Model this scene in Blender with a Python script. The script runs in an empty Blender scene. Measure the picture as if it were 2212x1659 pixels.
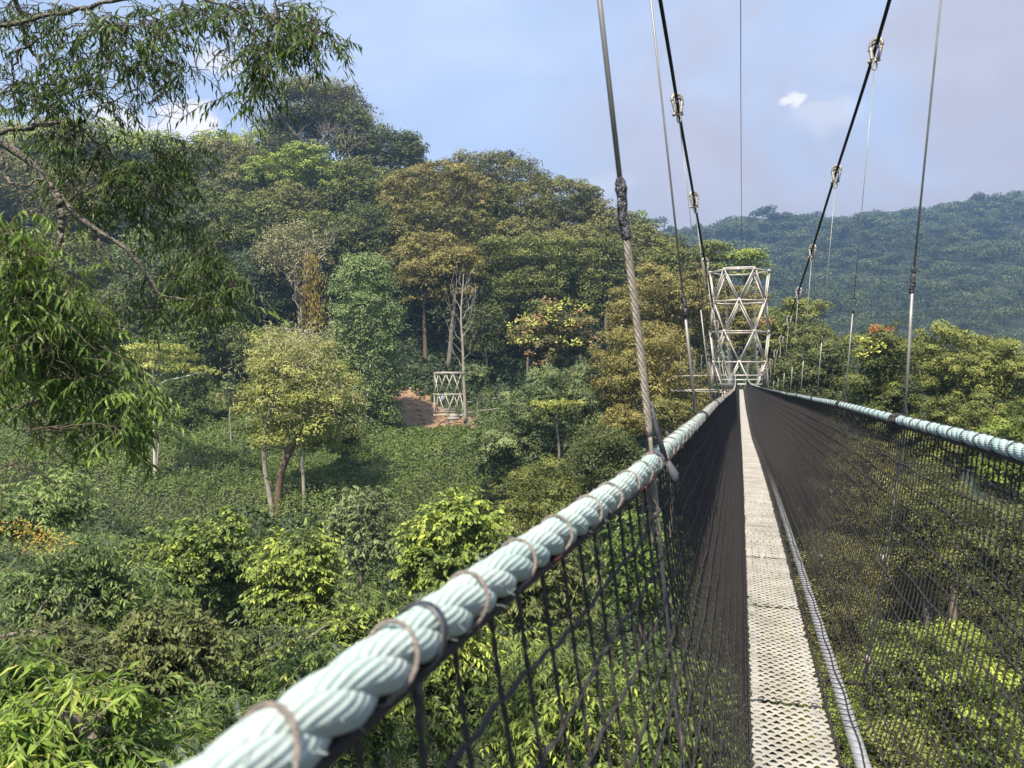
import bpy, math, random
import numpy as np
from mathutils import Vector

rng = np.random.default_rng(7)
random.seed(7)
sc = bpy.context.scene
COL = sc.collection
F, CX, HZ = 1660.0, 1106.0, 790.0      # focal length, centre column and horizon row of the photo grid


def P(px, py, Y):
    """world point seen at photo grid (px, py) at distance Y ahead of the viewpoint (eye at the origin)"""
    return np.array([(px - CX) / F * Y, Y, (HZ - py) / F * Y])


AX = np.array([0.2852, 0.9585, 0.0])   # bridge axis
LT = np.array([0.9585, -0.2852, 0.0])  # bridge lateral (right)
UP = np.array([0.0, 0.0, 1.0])


def B(s, lat, h):
    return AX * s + LT * lat + UP * h


# ---------------------------------------------------------------- materials
def mat_new(name):
    m = bpy.data.materials.new(name)
    m.use_nodes = True
    nt = m.node_tree
    for n in list(nt.nodes):
        nt.nodes.remove(n)
    return m, nt, nt.nodes, nt.links


def N_(nt, typ, **kw):
    n = nt.nodes.new(typ)
    for k, v in kw.items():
        if k in n.inputs:
            n.inputs[k].default_value = v
        else:
            setattr(n, k, v)
    return n


def ramp(nt, stops):
    r = nt.nodes.new('ShaderNodeValToRGB')
    e = r.color_ramp.elements
    while len(e) < len(stops):
        e.new(0.5)
    for i, (p, c) in enumerate(stops):
        e[i].position = p
        e[i].color = (*c, 1) if len(c) == 3 else c
    return r


def leaf_mat(name, dark, mid, light, accent=None, trans=0.18, rough=0.5, patch=0.35, gain=1.45):
    m, nt, n, l = mat_new(name)
    out = N_(nt, 'ShaderNodeOutputMaterial')
    at = N_(nt, 'ShaderNodeAttribute', attribute_name='tint')
    tc = N_(nt, 'ShaderNodeNewGeometry')
    nz = N_(nt, 'ShaderNodeTexNoise', Scale=patch, Detail=3.0)
    l.new(tc.outputs['Position'], nz.inputs['Vector'])
    mr = N_(nt, 'ShaderNodeMath', operation='MULTIPLY_ADD')
    mr.inputs[1].default_value = 0.5
    l.new(nz.outputs['Fac'], mr.inputs[0])
    l.new(at.outputs['Fac'], mr.inputs[2])
    sb = N_(nt, 'ShaderNodeMath', operation='SUBTRACT')
    sb.inputs[1].default_value = 0.25
    l.new(mr.outputs[0], sb.inputs[0])
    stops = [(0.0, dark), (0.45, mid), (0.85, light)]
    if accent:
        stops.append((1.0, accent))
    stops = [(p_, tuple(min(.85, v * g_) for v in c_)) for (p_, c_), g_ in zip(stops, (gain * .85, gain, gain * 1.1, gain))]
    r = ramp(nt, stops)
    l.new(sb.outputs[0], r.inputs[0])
    bs = N_(nt, 'ShaderNodeBsdfPrincipled', Roughness=rough)
    bs.inputs['Specular IOR Level'].default_value = 0.22
    l.new(r.outputs[0], bs.inputs['Base Color'])
    tr = N_(nt, 'ShaderNodeBsdfTranslucent')
    hs = N_(nt, 'ShaderNodeHueSaturation', Saturation=1.1, Value=1.25)
    l.new(r.outputs[0], hs.inputs['Color'])
    l.new(hs.outputs[0], tr.inputs['Color'])
    mx = N_(nt, 'ShaderNodeMixShader')
    mx.inputs[0].default_value = trans
    l.new(bs.outputs[0], mx.inputs[1])
    l.new(tr.outputs[0], mx.inputs[2])
    l.new(mx.outputs[0], out.inputs['Surface'])
    return m


def simple_mat(name, c1, c2, scale=3.0, rough=0.7, metal=0.0, bump=0.0, bscale=None, stretch=None, spec=0.4, detail=5.0):
    m, nt, n, l = mat_new(name)
    out = N_(nt, 'ShaderNodeOutputMaterial')
    bs = N_(nt, 'ShaderNodeBsdfPrincipled', Roughness=rough, Metallic=metal)
    bs.inputs['Specular IOR Level'].default_value = spec
    tc = N_(nt, 'ShaderNodeTexCoord')
    mp = N_(nt, 'ShaderNodeMapping')
    if stretch:
        mp.inputs['Scale'].default_value = stretch
    l.new(tc.outputs['Object'], mp.inputs['Vector'])
    nz = N_(nt, 'ShaderNodeTexNoise', Scale=scale, Detail=detail, Roughness=0.65)
    l.new(mp.outputs[0], nz.inputs['Vector'])
    r = ramp(nt, [(0.3, c1), (0.7, c2)])
    l.new(nz.outputs['Fac'], r.inputs[0])
    l.new(r.outputs[0], bs.inputs['Base Color'])
    if bump:
        nb = N_(nt, 'ShaderNodeTexNoise', Scale=bscale or scale * 3, Detail=6.0)
        l.new(mp.outputs[0], nb.inputs['Vector'])
        bp = N_(nt, 'ShaderNodeBump', Strength=bump)
        bp.inputs['Distance'].default_value = 0.05
        l.new(nb.outputs['Fac'], bp.inputs['Height'])
        l.new(bp.outputs[0], bs.inputs['Normal'])
    l.new(bs.outputs[0], out.inputs['Surface'])
    return m


def rope_mat(name, hi, lo, yarn=9.0, lay=1.0, bump=0.6, rough=0.75):
    """fibres drawn along a strand: uses the strand's own UV (u round it, v metres along it)"""
    m, nt, n, l = mat_new(name)
    out = N_(nt, 'ShaderNodeOutputMaterial')
    bs = N_(nt, 'ShaderNodeBsdfPrincipled', Roughness=rough)
    bs.inputs['Specular IOR Level'].default_value = 0.3
    uv = N_(nt, 'ShaderNodeUVMap')
    sx = N_(nt, 'ShaderNodeSeparateXYZ')
    l.new(uv.outputs[0], sx.inputs[0])
    m1 = N_(nt, 'ShaderNodeMath', operation='MULTIPLY'); m1.inputs[1].default_value = yarn
    m2 = N_(nt, 'ShaderNodeMath', operation='MULTIPLY'); m2.inputs[1].default_value = lay
    l.new(sx.outputs['X'], m1.inputs[0]); l.new(sx.outputs['Y'], m2.inputs[0])
    ad = N_(nt, 'ShaderNodeMath', operation='ADD')
    l.new(m1.outputs[0], ad.inputs[0]); l.new(m2.outputs[0], ad.inputs[1])
    m3 = N_(nt, 'ShaderNodeMath', operation='MULTIPLY'); m3.inputs[1].default_value = 2 * math.pi
    l.new(ad.outputs[0], m3.inputs[0])
    sn = N_(nt, 'ShaderNodeMath', operation='SINE')
    l.new(m3.outputs[0], sn.inputs[0])
    tc = N_(nt, 'ShaderNodeTexCoord')
    nz = N_(nt, 'ShaderNodeTexNoise', Scale=160.0, Detail=4.0)
    l.new(tc.outputs['Object'], nz.inputs['Vector'])
    nb = N_(nt, 'ShaderNodeTexNoise', Scale=11.0, Detail=6.0)
    l.new(tc.outputs['Object'], nb.inputs['Vector'])
    h = N_(nt, 'ShaderNodeMath', operation='MULTIPLY_ADD'); h.inputs[1].default_value = 0.5
    l.new(sn.outputs[0], h.inputs[0]); l.new(nz.outputs['Fac'], h.inputs[2])
    bp = N_(nt, 'ShaderNodeBump', Strength=bump)
    bp.inputs['Distance'].default_value = 0.002
    l.new(h.outputs[0], bp.inputs['Height'])
    l.new(bp.outputs[0], bs.inputs['Normal'])
    a2 = N_(nt, 'ShaderNodeMath', operation='MULTIPLY_ADD'); a2.inputs[1].default_value = 0.22
    l.new(sn.outputs[0], a2.inputs[0]); l.new(nb.outputs['Fac'], a2.inputs[2])
    r = ramp(nt, [(0.25, lo), (0.62, hi)])
    l.new(a2.outputs[0], r.inputs[0])
    l.new(r.outputs[0], bs.inputs['Base Color'])
    l.new(bs.outputs[0], out.inputs['Surface'])
    return m


M = {}
M['gold'] = leaf_mat('ochre_foliage', (.056, .054, .016), (.126, .112, .034), (.210, .180, .056))
M['olive'] = leaf_mat('olive_foliage', (.044, .050, .016), (.094, .094, .028), (.155, .145, .046))
M['green'] = leaf_mat('green_foliage', (.032, .043, .012), (.082, .095, .024), (.148, .158, .040))
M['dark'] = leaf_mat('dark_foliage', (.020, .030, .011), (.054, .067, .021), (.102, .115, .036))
M['lime'] = leaf_mat('lime_foliage', (.060, .085, .020), (.150, .190, .035), (.30, .33, .060))
M['tips'] = leaf_mat('new_leaf_foliage', (.030, .050, .016), (.066, .096, .024), (.155, .20, .036), (.27, .31, .052), patch=0.9, gain=1.35)
M['grey'] = leaf_mat('grey_green_foliage', (.036, .052, .022), (.084, .108, .044), (.155, .185, .075))
M['pale'] = leaf_mat('pale_foliage', (.095, .115, .026), (.18, .195, .046), (.31, .32, .09))
M['lichen'] = leaf_mat('lichened_foliage', (.13, .125, .06), (.25, .24, .12), (.36, .34, .21))
M['flush'] = leaf_mat('flushed_foliage', (.050, .052, .020), (.105, .098, .036), (.19, .17, .058))
M['lance'] = leaf_mat('lance_leaf_foliage', (.020, .040, .014), (.064, .108, .024), (.15, .22, .042), (.26, .30, .06), trans=0.35, rough=0.42, patch=0.8, gain=1.15)
M['lance_light'] = leaf_mat('fresh_lance_leaf_foliage', (.040, .075, .020), (.110, .175, .035), (.22, .30, .055), (.36, .38, .09), trans=0.35, rough=0.42, patch=0.8, gain=1.15)
M['feather'] = leaf_mat('feathery_foliage', (.034, .058, .018), (.080, .122, .036), (.16, .21, .065), trans=0.22, patch=0.8)
M['vine'] = leaf_mat('vine_foliage', (.032, .050, .015), (.070, .098, .027), (.125, .155, .043), patch=0.16, gain=1.5)
M['creeper'] = leaf_mat('creeper_foliage', (.042, .064, .022), (.080, .112, .040), (.125, .160, .060), gain=1.8)
M['shade_leaf'] = leaf_mat('shade_tinted_foliage', (.014, .024, .012), (.028, .045, .020), (.055, .075, .030))  # extra dark leaves, the wood's shade put into their colour
M['farwood'] = leaf_mat('far_foliage', (.026, .042, .016), (.054, .078, .028), (.100, .126, .046), patch=0.03, gain=1.05)
M['orange_leaf'] = leaf_mat('orange_new_leaves', (.26, .14, .06), (.40, .22, .10), (.50, .33, .15), gain=.9)
M['yellow_leaf'] = leaf_mat('yellow_new_leaves', (.22, .26, .05), (.38, .40, .08), (.50, .50, .13), gain=1)
M['red_flower'] = leaf_mat('red_blossom', (.40, .06, .03), (.60, .12, .06), (.70, .22, .12), gain=.8)
M['dryvine'] = leaf_mat('dry_ochre_vine', (.17, .125, .022), (.32, .235, .04), (.45, .34, .075), gain=1)
M['bark'] = simple_mat('grey_bark', (.10, .085, .065), (.24, .21, .17), scale=2.5, stretch=(3, 3, .6), rough=.9, bump=.8, bscale=8)
M['bark_dark'] = simple_mat('dark_bark', (.045, .038, .030), (.11, .095, .075), scale=3, stretch=(3, 3, .6), rough=.9, bump=.7)
M['bark_pale'] = simple_mat('pale_bark', (.20, .175, .135), (.36, .33, .27), scale=2.2, stretch=(2, 2, .8), rough=.85, bump=.4)
M['bark_white'] = simple_mat('white_bark', (.36, .33, .28), (.58, .55, .48), scale=2.2, stretch=(2, 2, .8), rough=.85, bump=.4)
M['bark_red'] = simple_mat('red_brown_bark', (.085, .055, .036), (.165, .112, .078), scale=2.2, stretch=(2, 2, .6), rough=.9, bump=.5)
M['bark_lichen'] = simple_mat('lichened_bark', (.050, .040, .030), (.30, .27, .22), scale=22, rough=.9, bump=.9, bscale=60)
M['twig'] = simple_mat('dry_twigs', (.055, .045, .030), (.12, .095, .062), scale=12, rough=.9)
M['dead'] = simple_mat('bleached_deadwood', (.18, .16, .13), (.32, .29, .24), scale=3, rough=.85, stretch=(1, 1, .4))
M['ground'] = simple_mat('forest_soil', (.020, .028, .012), (.045, .050, .022), scale=.35, rough=.95, bump=.8, bscale=2)
M['path'] = simple_mat('red_earth', (.17, .108, .065), (.33, .215, .13), scale=.9, rough=.95, bump=.6, bscale=4)
M['steel'] = simple_mat('galvanised_steel', (.38, .355, .315), (.56, .53, .475), scale=2.5, rough=.55, metal=.25, bump=.1)
M['steel_worn'] = simple_mat('weathered_steel', (.32, .30, .27), (.50, .48, .44), scale=6, rough=.6, metal=.2)
M['aluminium'] = simple_mat('worn_aluminium', (.50, .50, .51), (.70, .70, .70), scale=9, rough=.38, metal=.55, stretch=(1, 1, 1))
M['deck'] = simple_mat('cream_grating', (.22, .205, .172), (.40, .38, .335), scale=4, rough=.6, bump=.15, bscale=60)
M['blackcord'] = simple_mat('black_net_cord', (.014, .012, .012), (.050, .043, .042), scale=40, rough=.75, bump=.4, bscale=300)
M['cable'] = rope_mat('black_steel_cable', (.035, .036, .040), (.008, .008, .010), yarn=1, lay=0, bump=.4, rough=.5)
M['wire'] = simple_mat('grey_wire', (.20, .19, .18), (.32, .31, .29), scale=8, rough=.45, metal=.4)
M['wirerope'] = simple_mat('tan_wire_rope', (.20, .175, .14), (.36, .32, .265), scale=60, rough=.6, metal=.3, bump=.3, bscale=300)
M['cast'] = simple_mat('cast_shackle', (.24, .215, .175), (.40, .365, .31), scale=30, rough=.5, metal=.45, bump=.2, bscale=120)
M['tape'] = simple_mat('black_tape', (.010, .010, .013), (.035, .036, .045), scale=60, rough=.28, bump=.6, bscale=60, spec=.6)
M['tie'] = simple_mat('cable_tie', (.018, .018, .024), (.045, .045, .06), scale=10, rough=.3, spec=.6)
M['strap'] = simple_mat('grey_blue_strap', (.04, .04, .055), (.10, .10, .12), scale=40, rough=.7)
M['rope'] = rope_mat('pale_teal_rope', (.42, .475, .445), (.24, .35, .325), yarn=13.0, lay=-55.0, bump=.5)
M['rope_r'] = rope_mat('teal_rope', (.36, .43, .42), (.16, .26, .26), yarn=13.0, lay=-55.0, bump=.5)
M['twine'] = simple_mat('grey_twine', (.17, .14, .12), (.36, .31, .28), scale=120, rough=.9, bump=.6, bscale=500)
M['redthread'] = simple_mat('red_thread', (.35, .08, .06), (.5, .15, .1), scale=50, rough=.9)
M['sign'] = simple_mat('slate_board', (.16, .17, .24), (.24, .25, .32), scale=3, rough=.6)
M['stone'] = simple_mat('concrete_block', (.22, .20, .17), (.38, .35, .30), scale=3, rough=.9, bump=.4)
M['timber'] = simple_mat('worn_timber', (.26, .19, .12), (.44, .34, .23), scale=3, rough=.85)


# ---------------------------------------------------------------- mesh building
def link(o, parent=None):
    COL.objects.link(o)
    if parent:
        o.parent = parent
    return o


def mesh_obj(name, V, Q, mat, parent=None, tint=None, smooth=True, uv=None):
    V = np.asarray(V, np.float32); Q = np.asarray(Q, np.int32)
    me = bpy.data.meshes.new(name)
    me.vertices.add(len(V)); me.vertices.foreach_set('co', V.ravel())
    k = Q.shape[1]
    me.loops.add(Q.size); me.loops.foreach_set('vertex_index', Q.ravel())
    me.polygons.add(len(Q))
    me.polygons.foreach_set('loop_start', np.arange(0, Q.size, k, dtype=np.int32))
    me.polygons.foreach_set('use_smooth', np.full(len(Q), smooth))
    if tint is not None:
        a = me.attributes.new('tint', 'FLOAT', 'FACE')
        a.data.foreach_set('value', np.asarray(tint, np.float32))
    if uv is not None:
        u = me.uv_layers.new(name='UVMap')
        u.data.foreach_set('uv', np.asarray(uv, np.float32)[Q.ravel()].ravel())
    me.update(calc_edges=True)
    me.materials.append(mat)
    return link(bpy.data.objects.new(name, me), parent)


def empty(name, loc=(0, 0, 0)):
    o = bpy.data.objects.new(name, None)
    o.empty_display_size = 0.2
    o.location = loc
    return link(o)


def tag(o, label=None, cat=None, group=None, kind=None):
    if label: o['label'] = label
    if cat: o['category'] = cat
    if group: o['group'] = group
    if kind: o['kind'] = kind
    return o


def unit(a):
    a = np.asarray(a, float)
    return a / np.maximum(np.linalg.norm(a, axis=-1, keepdims=True), 1e-9)


class MB:
    """collects tubes and boxes, then builds one mesh"""
    def __init__(s, origin=(0, 0, 0)):
        s.V, s.Q, s.U, s.n, s.o = [], [], [], 0, np.asarray(origin, float)

    def tubes(s, pts, rad, sides=6, ref=None, caps=True, closed=False, flat=None):
        pts = np.asarray(pts, float)
        if pts.ndim == 2: pts = pts[None]
        n, m, _ = pts.shape
        rad = np.broadcast_to(np.asarray(rad, float), (n, m)) if np.ndim(rad) != 1 or len(np.atleast_1d(rad)) == m else np.broadcast_to(np.asarray(rad, float)[:, None], (n, m))
        T = unit(np.concatenate([pts[:, 1:2] - pts[:, -2:-1] if closed else pts[:, 1:2] - pts[:, :1], pts[:, 2:] - pts[:, :-2],
                                 pts[:, 1:2] - pts[:, -2:-1] if closed else pts[:, -1:] - pts[:, -2:-1]], axis=1))
        if ref is None:
            mt = np.abs(T).mean(axis=(0, 1))
            ref = np.eye(3)[int(np.argmin(mt))]
        R = np.broadcast_to(np.asarray(ref, float), T.shape)
        A = unit(np.cross(T, R)); Bv = np.cross(A, T)
        ang = np.arange(sides) / sides * 2 * math.pi
        ca, sa = np.cos(ang), np.sin(ang)
        fl = flat if flat else 1.0
        ring = pts[:, :, None, :] + rad[:, :, None, None] * (A[:, :, None, :] * ca[None, None, :, None] + fl * Bv[:, :, None, :] * sa[None, None, :, None])
        V = ring.reshape(-1, 3)
        i = np.arange(n)[:, None, None] * m * sides + np.arange(m - 1)[None, :, None] * sides + np.arange(sides)[None, None, :]
        j = np.arange(n)[:, None, None] * m * sides + np.arange(m - 1)[None, :, None] * sides + (np.arange(sides)[None, None, :] + 1) % sides
        Q = np.stack([i, j, j + sides, i + sides], -1).reshape(-1, 4)
        L = np.concatenate([np.zeros((n, 1)), np.cumsum(np.linalg.norm(np.diff(pts, axis=1), axis=2), axis=1)], axis=1)
        U = np.stack([np.broadcast_to(np.arange(sides) / sides, (n, m, sides)), np.broadcast_to(L[:, :, None], (n, m, sides))], -1).reshape(-1, 2)
        if caps and not closed and sides >= 4:
            ex = []
            for k in range(n):
                b0 = k * m * sides; b1 = b0 + (m - 1) * sides
                for a in range(1, sides - 2, 2):
                    ex.append([b0, b0 + a + 2, b0 + a + 1, b0 + a]); ex.append([b1, b1 + a, b1 + a + 1, b1 + a + 2])
                if sides % 2:
                    pass
            if ex and n < 400:
                Q = np.concatenate([Q, np.array(ex)])
        s.V.append(V); s.Q.append(Q + s.n); s.U.append(U); s.n += len(V)
        return s

    def merge(s, o):
        if o.V:
            V = np.concatenate(o.V); s.V.append(V); s.Q.append(np.concatenate(o.Q) + s.n); s.U.append(np.concatenate(o.U)); s.n += len(V)
        return s

    def box(s, c, sx, sy, sz, ax=(1, 0, 0), ay=(0, 1, 0), az=(0, 0, 1)):
        ax, ay, az = (np.asarray(v, float) for v in (ax, ay, az))
        V = [np.asarray(c, float) + ax * x * sx / 2 + ay * y * sy / 2 + az * z * sz / 2 for x in (-1, 1) for y in (-1, 1) for z in (-1, 1)]
        Q = [[0, 1, 3, 2], [4, 6, 7, 5], [0, 4, 5, 1], [2, 3, 7, 6], [0, 2, 6, 4], [1, 5, 7, 3]]
        s.V.append(np.array(V)); s.Q.append(np.array(Q) + s.n); s.U.append(np.zeros((8, 2))); s.n += 8
        return s

    def build(s, name, mat, parent=None, smooth=True, uv=False):
        V = np.concatenate(s.V) - s.o
        return mesh_obj(name, V, np.concatenate(s.Q), mat, parent, smooth=smooth, uv=np.concatenate(s.U) if uv else None)


def spline(pts, n):
    """Catmull-Rom through points (any dimension), n samples"""
    p = np.asarray(pts, float)
    if len(p) < 3:
        t = np.linspace(0, 1, n)[:, None]
        return p[0] * (1 - t) + p[-1] * t
    q = np.vstack([2 * p[0] - p[1], p, 2 * p[-1] - p[-2]])
    t = np.linspace(0, len(p) - 1 - 1e-9, n)
    i = t.astype(int); f = (t - i)[:, None]
    a, b, c, d = q[i], q[i + 1], q[i + 2], q[i + 3]
    return 0.5 * (2 * b + (c - a) * f + (2 * a - 5 * b + 4 * c - d) * f ** 2 + (3 * b - a - 3 * c + d) * f ** 3)


def pchip(xs, ys):
    xs, ys = np.asarray(xs, float), np.asarray(ys, float)
    h = np.diff(xs); dl = np.diff(ys) / h
    d = np.zeros_like(ys)
    for k in range(1, len(xs) - 1):
        if dl[k - 1] * dl[k] > 0:
            w1, w2 = 2 * h[k] + h[k - 1], h[k] + 2 * h[k - 1]
            d[k] = (w1 + w2) / (w1 / dl[k - 1] + w2 / dl[k])
    d[0], d[-1] = dl[0], dl[-1]

    def f(x):
        x = np.asarray(x, float)
        i = np.clip(np.searchsorted(xs, x) - 1, 0, len(xs) - 2)
        hh = h[i]; t = (x - xs[i]) / hh
        r = ((1 + 2 * t) * (1 - t) ** 2) * ys[i] + t * (1 - t) ** 2 * hh * d[i] + t * t * (3 - 2 * t) * ys[i + 1] + t * t * (t - 1) * hh * d[i + 1]
        r = np.where(x < xs[0], ys[0] + (x - xs[0]) * d[0], r)
        return np.where(x > xs[-1], ys[-1] + (x - xs[-1]) * d[-1], r)
    return f


# ---------------------------------------------------------------- leaves
class Leaves:
    def __init__(s, origin=(0, 0, 0)):
        s.P, s.D, s.N, s.L, s.W, s.T, s.o = [], [], [], [], [], [], np.asarray(origin, float)

    def add(s, Pp, D, N, L, W, T):
        n = len(Pp)
        s.P.append(Pp); s.D.append(unit(D)); s.N.append(unit(N))
        s.L.append(np.broadcast_to(L, n)); s.W.append(np.broadcast_to(W, n)); s.T.append(np.broadcast_to(T, n))

    def build(s, name, mat, parent=None, fold=False, smooth=False):
        Pp, D, N = np.concatenate(s.P) - s.o, np.concatenate(s.D), np.concatenate(s.N)
        L, W, T = np.concatenate(s.L)[:, None], np.concatenate(s.W)[:, None], np.concatenate(s.T)
        S = unit(np.cross(D, N)); N = np.cross(S, D)
        n = len(Pp)
        if fold:
            c = Pp + D * L * .5 - N * L * .01
            tip = Pp + D * L - N * L * .16
            V = np.stack([Pp, Pp + D * L * .42 + S * W / 2 + N * W * .22, tip, Pp + D * L * .42 - S * W / 2 + N * W * .22, c], 1).reshape(-1, 3)
            b = np.arange(n)[:, None] * 5
            Q = np.concatenate([b + np.array([[0, 1, 2, 4]]), b + np.array([[0, 4, 2, 3]])], 1).reshape(-1, 4)
            T = np.repeat(T, 2)
        else:
            V = np.stack([Pp, Pp + D * L * .45 + S * W / 2, Pp + D * L - N * L * .08, Pp + D * L * .45 - S * W / 2], 1).reshape(-1, 3)
            Q = np.arange(n)[:, None] * 4 + np.array([[0, 1, 2, 3]])
        return mesh_obj(name, V, Q, mat, parent, tint=T, smooth=smooth)


def sphere_dirs(n, zmin=-1.0):
    z = rng.uniform(zmin, 1, n); a = rng.uniform(0, 2 * math.pi, n); r = np.sqrt(np.maximum(0, 1 - z * z))
    return np.stack([r * np.cos(a), r * np.sin(a), z], 1)


# ---------------------------------------------------------------- terrain
CTRL = []
def cp(px, Y, Z): CTRL.append(((px - CX) / F * Y, Y, Z))
def cx_(X, Y, Z): CTRL.append((X, Y, Z))
for a in [(300, 95, -5.3), (300, 80, -8.6), (300, 60, -13), (300, 40, -16.5), (300, 22, -17), (-100, 80, -6), (100, 60, -11), (-150, 100, -1),
          (900, 100, -6.6), (970, 100, -7.2), (900, 80, -9.0), (900, 65, -11.6), (900, 45, -18), (900, 25, -22), (450, 101, -4.2), (600, 58, -13),
          (650, 85, -7.6), (1000, 112, -2.5), (960, 113, -.8), (900, 130, 8), (600, 130, 10), (300, 130, 9), (0, 110, 3), (0, 150, 21), (300, 185, 40), (0, 185, 41),
          (700, 170, 33), (500, 185, 40), (1000, 165, 23), (1200, 155, 13), (1350, 150, 8), (1450, 150, 2), (1600, 150, -9), (1600, 110, -16), (1600, 62, -17),
          (1400, 70, -15), (1400, 100, -9), (1200, 97, -8), (1180, 60, -17), (1900, 50, -30), (2200, 40, -33), (2000, 110, -45), (2000, 200, -60),
          (1700, 200, -32), (1500, 230, -14), (2300, 330, -30), (1800, 350, -6), (1500, 350, -2), (2200, 420, 18), (2200, 500, 56), (2200, 700, 132), (1800, 500, 42),
          (1800, 620, 88), (1800, 750, 131), (1500, 550, 55), (1600, 750, 120), (1450, 700, 112), (1200, 700, 92), (2600, 700, 145), (2600, 480, 40), (2200, 950, 100), (1500, 1000, 85),
          (700, 240, 20), (300, 260, 22), (1000, 300, 2), (-300, 220, 34)]:
    cp(*a)
for a in [(0, 0, -25), (10, 10, -27), (-8, 6, -15), (-30, 20, -13), (-60, 60, -8), (-12, -10, -10), (0, -40, -18), (30, -20, -30), (-50, -20, -4), (40, 20, -36),
          (-400, 300, 30), (-400, 0, 20), (600, 0, 20), (-300, 900, 60), (900, 900, 110), (200, -300, 0), (1500, 400, 60), (-1200, 1200, 60), (1500, 1500, 90), (-800, -300, 20), (900, -300, 20)]:
    cx_(*a)
_C = np.array(CTRL); _S = 100.0


def _phi(r2):
    return np.where(r2 > 0, 0.5 * r2 * np.log(np.maximum(r2, 1e-12)), 0)


_c = _C[:, :2] / _S
_K = _phi(((_c[:, None] - _c[None]) ** 2).sum(-1)) + np.eye(len(_c)) * 0.0015
_Pm = np.hstack([np.ones((len(_c), 1)), _c])
_A = np.block([[_K, _Pm], [_Pm.T, np.zeros((3, 3))]])
_sol = np.linalg.solve(_A, np.concatenate([_C[:, 2], np.zeros(3)]))


def ground(X, Y):
    q = np.stack([np.ravel(X), np.ravel(Y)], 1) / _S
    o = []
    for k in range(0, len(q), 20000):
        c = q[k:k + 20000]
        o.append(_phi(((c[:, None] - _c[None]) ** 2).sum(-1)) @ _sol[:-3] + _sol[-3] + c @ _sol[-2:])
    z = np.concatenate(o)
    z = z + 0.35 * np.sin(q[:, 0] * 31 + 1.3 * np.sin(q[:, 1] * 23)) * np.sin(q[:, 1] * 37)
    X_, Y_ = q[:, 0] * _S, q[:, 1] * _S
    z = z + np.clip((Y_ - 300) / 150, 0, 1) * (5 * np.sin(X_ / 34 + Y_ / 120 + 1.5 * np.sin(Y_ / 90)) + 2.5 * np.sin(X_ / 17 - Y_ / 60) - 6)
    return np.clip(z, -90, 240).reshape(np.shape(X))


def gz(x, y): return float(ground(np.array([x]), np.array([y]))[0])


gx = np.unique(np.concatenate([np.linspace(-1500, -200, 30), np.linspace(-200, 120, 130), np.linspace(120, 700, 80), np.linspace(700, 1800, 25)]))
gy = np.unique(np.concatenate([np.linspace(-400, -20, 15), np.linspace(-20, 220, 110), np.linspace(220, 900, 90), np.linspace(900, 2200, 20)]))
GX, GY = np.meshgrid(gx, gy)
GZ = ground(GX, GY)
ii = np.arange(len(gy) - 1)[:, None] * len(gx) + np.arange(len(gx) - 1)[None]
gq = np.stack([ii, ii + 1, ii + 1 + len(gx), ii + len(gx)], -1).reshape(-1, 4)
tag(mesh_obj('ground', np.stack([GX, GY, GZ], -1).reshape(-1, 3), gq, M['ground']), kind='structure')


# red earth clearing and the path climbing behind it
def strip(cent, widths, name):
    c = spline(cent, 60); w = np.interp(np.linspace(0, 1, 60), np.linspace(0, 1, len(widths)), widths)
    t = unit(np.gradient(c, axis=0)); nrm = np.stack([-t[:, 1], t[:, 0]], 1)
    k = 9
    u = np.linspace(-1, 1, k)
    XY = c[:, None, :] + nrm[:, None, :] * (w[:, None, None] * u[None, :, None]) * (1 + .22 * rng.standard_normal((60, 1, 1)))
    Z = ground(XY[..., 0], XY[..., 1]) + .06 + .05 * (1 - u[None] ** 2)
    V = np.concatenate([XY, Z[..., None]], -1).reshape(-1, 3)
    i = np.arange(59)[:, None] * k + np.arange(k - 1)[None]
    Q = np.stack([i, i + 1, i + 1 + k, i + k], -1).reshape(-1, 4)
    return tag(mesh_obj(name, V, Q, M['path']), kind='structure')


def gp(px, Y): return ((px - CX) / F * Y, Y)
strip([gp(1040, 98), gp(1000, 98), gp(950, 98), gp(905, 101), gp(872, 107)], [2.6, 3.4, 3.8, 3.4, 2.4], 'path')
strip([gp(380, 103), gp(440, 101.5), gp(500, 101), gp(560, 102)], [.8, 1.5, 1.6, .8], 'path')


# ---------------------------------------------------------------- trees
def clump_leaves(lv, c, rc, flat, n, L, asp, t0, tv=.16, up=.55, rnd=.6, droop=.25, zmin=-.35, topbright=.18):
    d = sphere_dirs(n, zmin)
    r = rc * rng.uniform(.72, 1.06, (n, 1))
    p = c + d * r * np.array([1, 1, flat])
    nn = d * .6 + np.array([0, 0, up]) + rng.standard_normal((n, 3)) * rnd * .6
    dd = np.cross(nn, rng.standard_normal((n, 3))) + d * .3
    dd = unit(dd); dd[:, 2] -= droop
    ll = L * rng.uniform(.7, 1.35, n)
    lv.add(p, dd, nn, ll, ll * asp, np.clip(t0 + topbright * (d[:, 2] - .3) + tv * rng.standard_normal(n), 0, 1))  # upward leaves tinted lighter, sunlit clump tops put into the colour


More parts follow.
